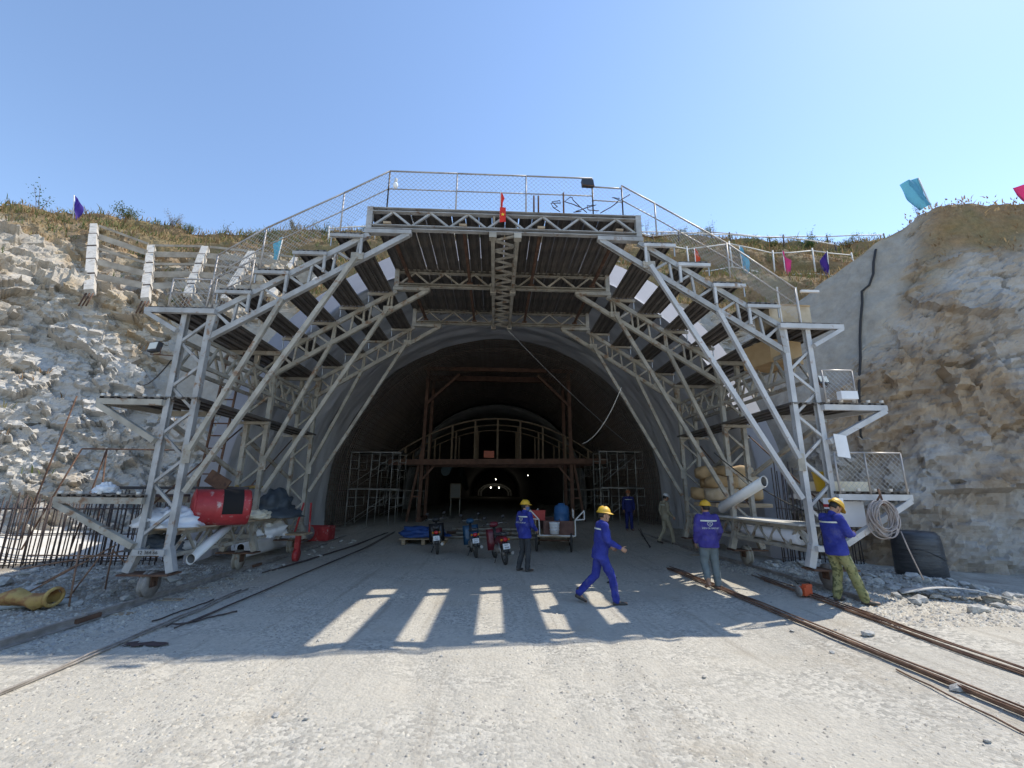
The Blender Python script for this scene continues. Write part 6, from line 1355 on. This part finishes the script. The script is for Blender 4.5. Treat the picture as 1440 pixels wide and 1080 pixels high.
    # ---- shoes
    for s in 'LR':
        an, toe = g('an' + s), g('toe' + s); d = (toe - an); heel = an + Vector((-d.x, -d.y, 0)).normalized() * .055; sh = MB(); drop_ = toe.z - .03
        heel.z = an.z - .045
        sh.loft([oring(heel + (toe - heel) * k - Vector((0, 0, 0)) + Vector((0, 0, zz3)), w4, h4, (toe - heel), (toe - heel).cross(Vector((0, 0, 1))), 12) for k, w4, h4, zz3 in ((-.04, .025, .02, .0), (.0, .036, .034, .005), (.25, .040, .046, .015), (.55, .044, .034, .006), (.85, .047, .026, .0), (1.02, .035, .02, -.002), (1.1, .015, .012, -.004))])
        cone(sh, an, an + Vector((0, 0, .05)), .045, .048)
        remeshed(sh, 'shoe', SKIN if barefoot and s == barefoot else shoe, t, .009, 2)
    # ---- helmet
    hc = H_(0, -.008, .045); he = MB(); rings = []
    for k in range(9):
        th = (k / 8) * math.pi / 2; rr_ = math.cos(th); zz3 = math.sin(th) * .112; rings.append([hc + hm @ Vector((.104 * rr_ * math.cos(a), .128 * rr_ * math.sin(a), zz3 * (1 + .06 * max(0, 1 - abs(math.cos(a)) * 4) * rr_) + (.012 if abs(math.cos(a)) < .2 and k < 8 else 0))) for a in np.linspace(0, 2 * math.pi, 25)[:-1]])
    he.loft(rings)
    he.loft([[hc + hm @ Vector(((.104 + e_) * math.cos(a), (.128 + e_ + (pk if math.sin(a) > .2 else 0) * max(0, math.sin(a)) ** 1.5) * math.sin(a), zq - (.012 if math.sin(a) > .3 and pk else 0))) for a in np.linspace(0, 2 * math.pi, 25)[:-1]] for e_, pk, zq in ((0, 0, .012), (.014, .045, .002), (.016, .048, -.006), (.0, 0, -.004))])
    hel = he.build('helmet', helmet, t)
    MB().tube([H_(-.075, .0, .04), H_(-.066, .03, -.06), H_(0, .055, -.125), H_(.066, .03, -.06), H_(.075, 0, .04)], .005, 5).build('chin_strap', BLACKP, hel)
    # ---- reflective bands on the yoke, lettering
    zb = che.lerp(nek, .30); n = 14
    def band(a0, a1, c, rx, ry, hgt, nm):
        V = []
        for k in range(n + 1):
            a = a0 + (a1 - a0) * k / n
            for dz in (0, hgt): V.append(c + rt * (rx * math.cos(a)) + fwv * (ry * math.sin(a)) * 1 + up * dz)
        MB().add(V, [(2 * k, 2 * k + 2, 2 * k + 3, 2 * k + 1) for k in range(n)], True).build(nm, REFL, t)
    fwv2 = up.cross(rt); fwv2 = fwv2 if fwv2.y > 0 else -fwv2; fwv = fwv2
    band(math.pi + .25, 2 * math.pi - .25, zb, .188 * bulk, .137 * bulk, .026, 'reflective_band')
    if front_band: band(.45, math.pi - .45, zb, .188 * bulk, .135 * bulk, .022, 'reflective_band')
    if logo:
        cb_ = pel.lerp(che, .78) - fwv * (.139 * bulk); m4 = Matrix((rt, up, -fwv)).transposed()
        heart = [(.0, -.045), (-.05, .0), (-.052, .028), (-.03, .045), (.0, .018), (.03, .045), (.052, .028), (.05, .0)]
        MB().tube([cb_ + rt * x + up * (y + .07) for x, y in heart], .006, 5, closed=True).build('heart_emblem', REFL, t); MB().tube([cb_ + rt * x + up * (y + .075) for x, y in ((-.025, .005), (0, -.022), (.025, .005))], .005, 5).build('heart_emblem', REFL, t)
        tm = text_mesh(logo, .045); tm.materials.append(REFL); o = bpy.data.objects.new('back_lettering', tm); C.objects.link(o); o.parent = t; o.matrix_local = Matrix.Translation(cb_ - fwv * .004 - up * .005) @ m4.to_4x4()
    return t
def stand(**k):
    J = dict(pelvis=(0, 0, .92), chest=(0, .0, 1.25), neck=(0, -.005, 1.43), head=(0, .02, 1.575), shL=(-.17, -.01, 1.375), shR=(.17, -.01, 1.375), elL=(-.235, -.03, 1.11), elR=(.235, -.03, 1.11), wrL=(-.235, .06, .88), wrR=(.235, .06, .88),
             hipL=(-.085, 0, .90), hipR=(.085, 0, .90), knL=(-.10, .02, .48), knR=(.10, .02, .48), anL=(-.11, -.02, .085), anR=(.11, -.02, .085), toeL=(-.13, .15, .035), toeR=(.13, .15, .035))
    J.update(k); return J
BLUE = mat('royal_blue_cloth', (.014, .022, .19), .9, 0, (.035, .048, .30), 7, bump=.2, spots=(.10, .105, .22), spot_scale=5, spot_lo=.56, spot_hi=.80); BLUEP = mat('violet_blue_cloth', (.038, .030, .19), .9, 0, (.065, .052, .28), 7, bump=.2, spots=(.14, .12, .24), spot_scale=5, spot_lo=.56, spot_hi=.80); NAVY = mat('navy_cloth', (.012, .018, .12), .85); DKTR = mat('charcoal_cloth', (.03, .032, .035), .85, 0, (.055, .056, .06), 6); JEAN = mat('grey_green_jeans', (.12, .15, .16), .85, 0, (.19, .22, .22), 6); KHAKI = mat('khaki_cloth', (.26, .23, .165), .85, 0, (.33, .30, .22), 6)
CAMO = mat('camouflage_cloth', (.19, .20, .085), .85, 0, (.30, .29, .14), 9, spots=(.085, .095, .04), spot_scale=11, spot_lo=.52, spot_hi=.56)
HY = mat('yellow_helmet', (.60, .34, .02), .5, 0, (.72, .44, .04), 6, spots=(.42, .30, .12), spot_scale=9, spot_lo=.58, spot_hi=.72); HW = mat('white_helmet', (.70, .70, .69), .4); MASKM = mat('blue_mask', (.10, .14, .30), .8)
# 1 standing by the red motorbike, back turned, looking right
person('man in blue jacket and dark trousers standing with his back turned beside the red motorbike', gp(.80, 11.75), R(-48), stand(wrR=(.20, .22, .98), elR=(.24, .02, 1.12), knL=(-.10, .03, .48), anL=(-.12, -.10, .09), toeL=(-.15, .07, .035)), BLUE, DKTR, HY, face_dir=R(-25), mask=MASKM, logo='DEO CA GROUP', seed=2, bulk=1.04)
# 2 walking man in front
person('man in blue overalls and yellow helmet striding to the right across the light stripes', gp(1.97, 8.5), R(-88), stand(pelvis=(0, 0, .90), chest=(0, .05, 1.23), neck=(0, .06, 1.41), head=(0, .10, 1.55), shL=(-.17, .05, 1.36), shR=(.17, .05, 1.36), elL=(-.23, .02, 1.10), wrL=(-.17, .23, .98), elR=(.23, .09, 1.11), wrR=(.21, .32, .99), hipL=(-.085, 0, .88), hipR=(.085, 0, .88), knL=(-.09, -.08, .49), anL=(-.09, -.40, .19), toeL=(-.09, -.27, .05), knR=(.09, .18, .48), anR=(.09, .24, .085), toeR=(.09, .42, .04)), BLUE, BLUE, HY, face_dir=R(0), nod=.1, seed=5, bulk=1.06, front_band=True)
# 3 man in the dark at the right scaffold
person('man in dark blue overalls standing in the gloom by the right scaffold', gp(5.95, 19.9), R(175), stand(), NAVY, NAVY, mat('dull_orange_helmet', (.35, .12, .05), .5), seed=8, front_band=True)
# 4 khaki man with white helmet walking right and looking down
person('man in khaki clothes and white helmet walking by the right membrane wall', gp(6.05, 15.9), R(-80), stand(head=(0, .07, 1.565), chest=(0, .02, 1.25), knL=(-.09, -.02, .49), anL=(-.09, -.26, .14), toeL=(-.09, -.12, .04), knR=(.09, .14, .49), anR=(.09, .20, .085), toeR=(.09, .37, .035), elL=(-.23, -.06, 1.11), wrL=(-.21, .02, .88), wrR=(.20, .17, .92)), KHAKI, KHAKI, HW, nod=.35, seed=11, jk_hem=.84)
# 5 man seen from behind, violet-blue jacket with emblem
person('man in violet-blue jacket with a heart emblem on the back walking away at right', gp(4.42, 9.35), R(-3), stand(knL=(-.10, .05, .48), anL=(-.11, -.09, .16), toeL=(-.12, .02, .04), wrL=(-.22, .10, .88), wrR=(.22, .12, .90), rollL=.80), BLUEP, JEAN, HY, face_dir=R(8), logo='DEO CA GROUP', seed=14, bulk=1.12, barefoot='L')
# 6 man in camouflage trousers looking down
person('man in camouflage trousers and blue jacket looking down by the right gantry foot', gp(5.88, 7.72), R(-88), stand(pelvis=(0, -.02, .90), chest=(0, -.04, 1.24), neck=(0, .0, 1.42), head=(0, .085, 1.54), shL=(-.17, -.03, 1.37), shR=(.17, -.03, 1.37), elL=(-.22, .06, 1.12), wrL=(-.07, .25, 1.13), elR=(.22, .06, 1.12), wrR=(.08, .26, 1.10), hipL=(-.085, -.02, .88), hipR=(.085, -.02, .88), knL=(-.10, .03, .48), anL=(-.13, -.03, .085), toeL=(-.19, .13, .035), knR=(.11, .12, .48), anR=(.14, .24, .085), toeR=(.19, .41, .035)), BLUE, CAMO, HY, nod=.75, seed=17, bulk=1.1)
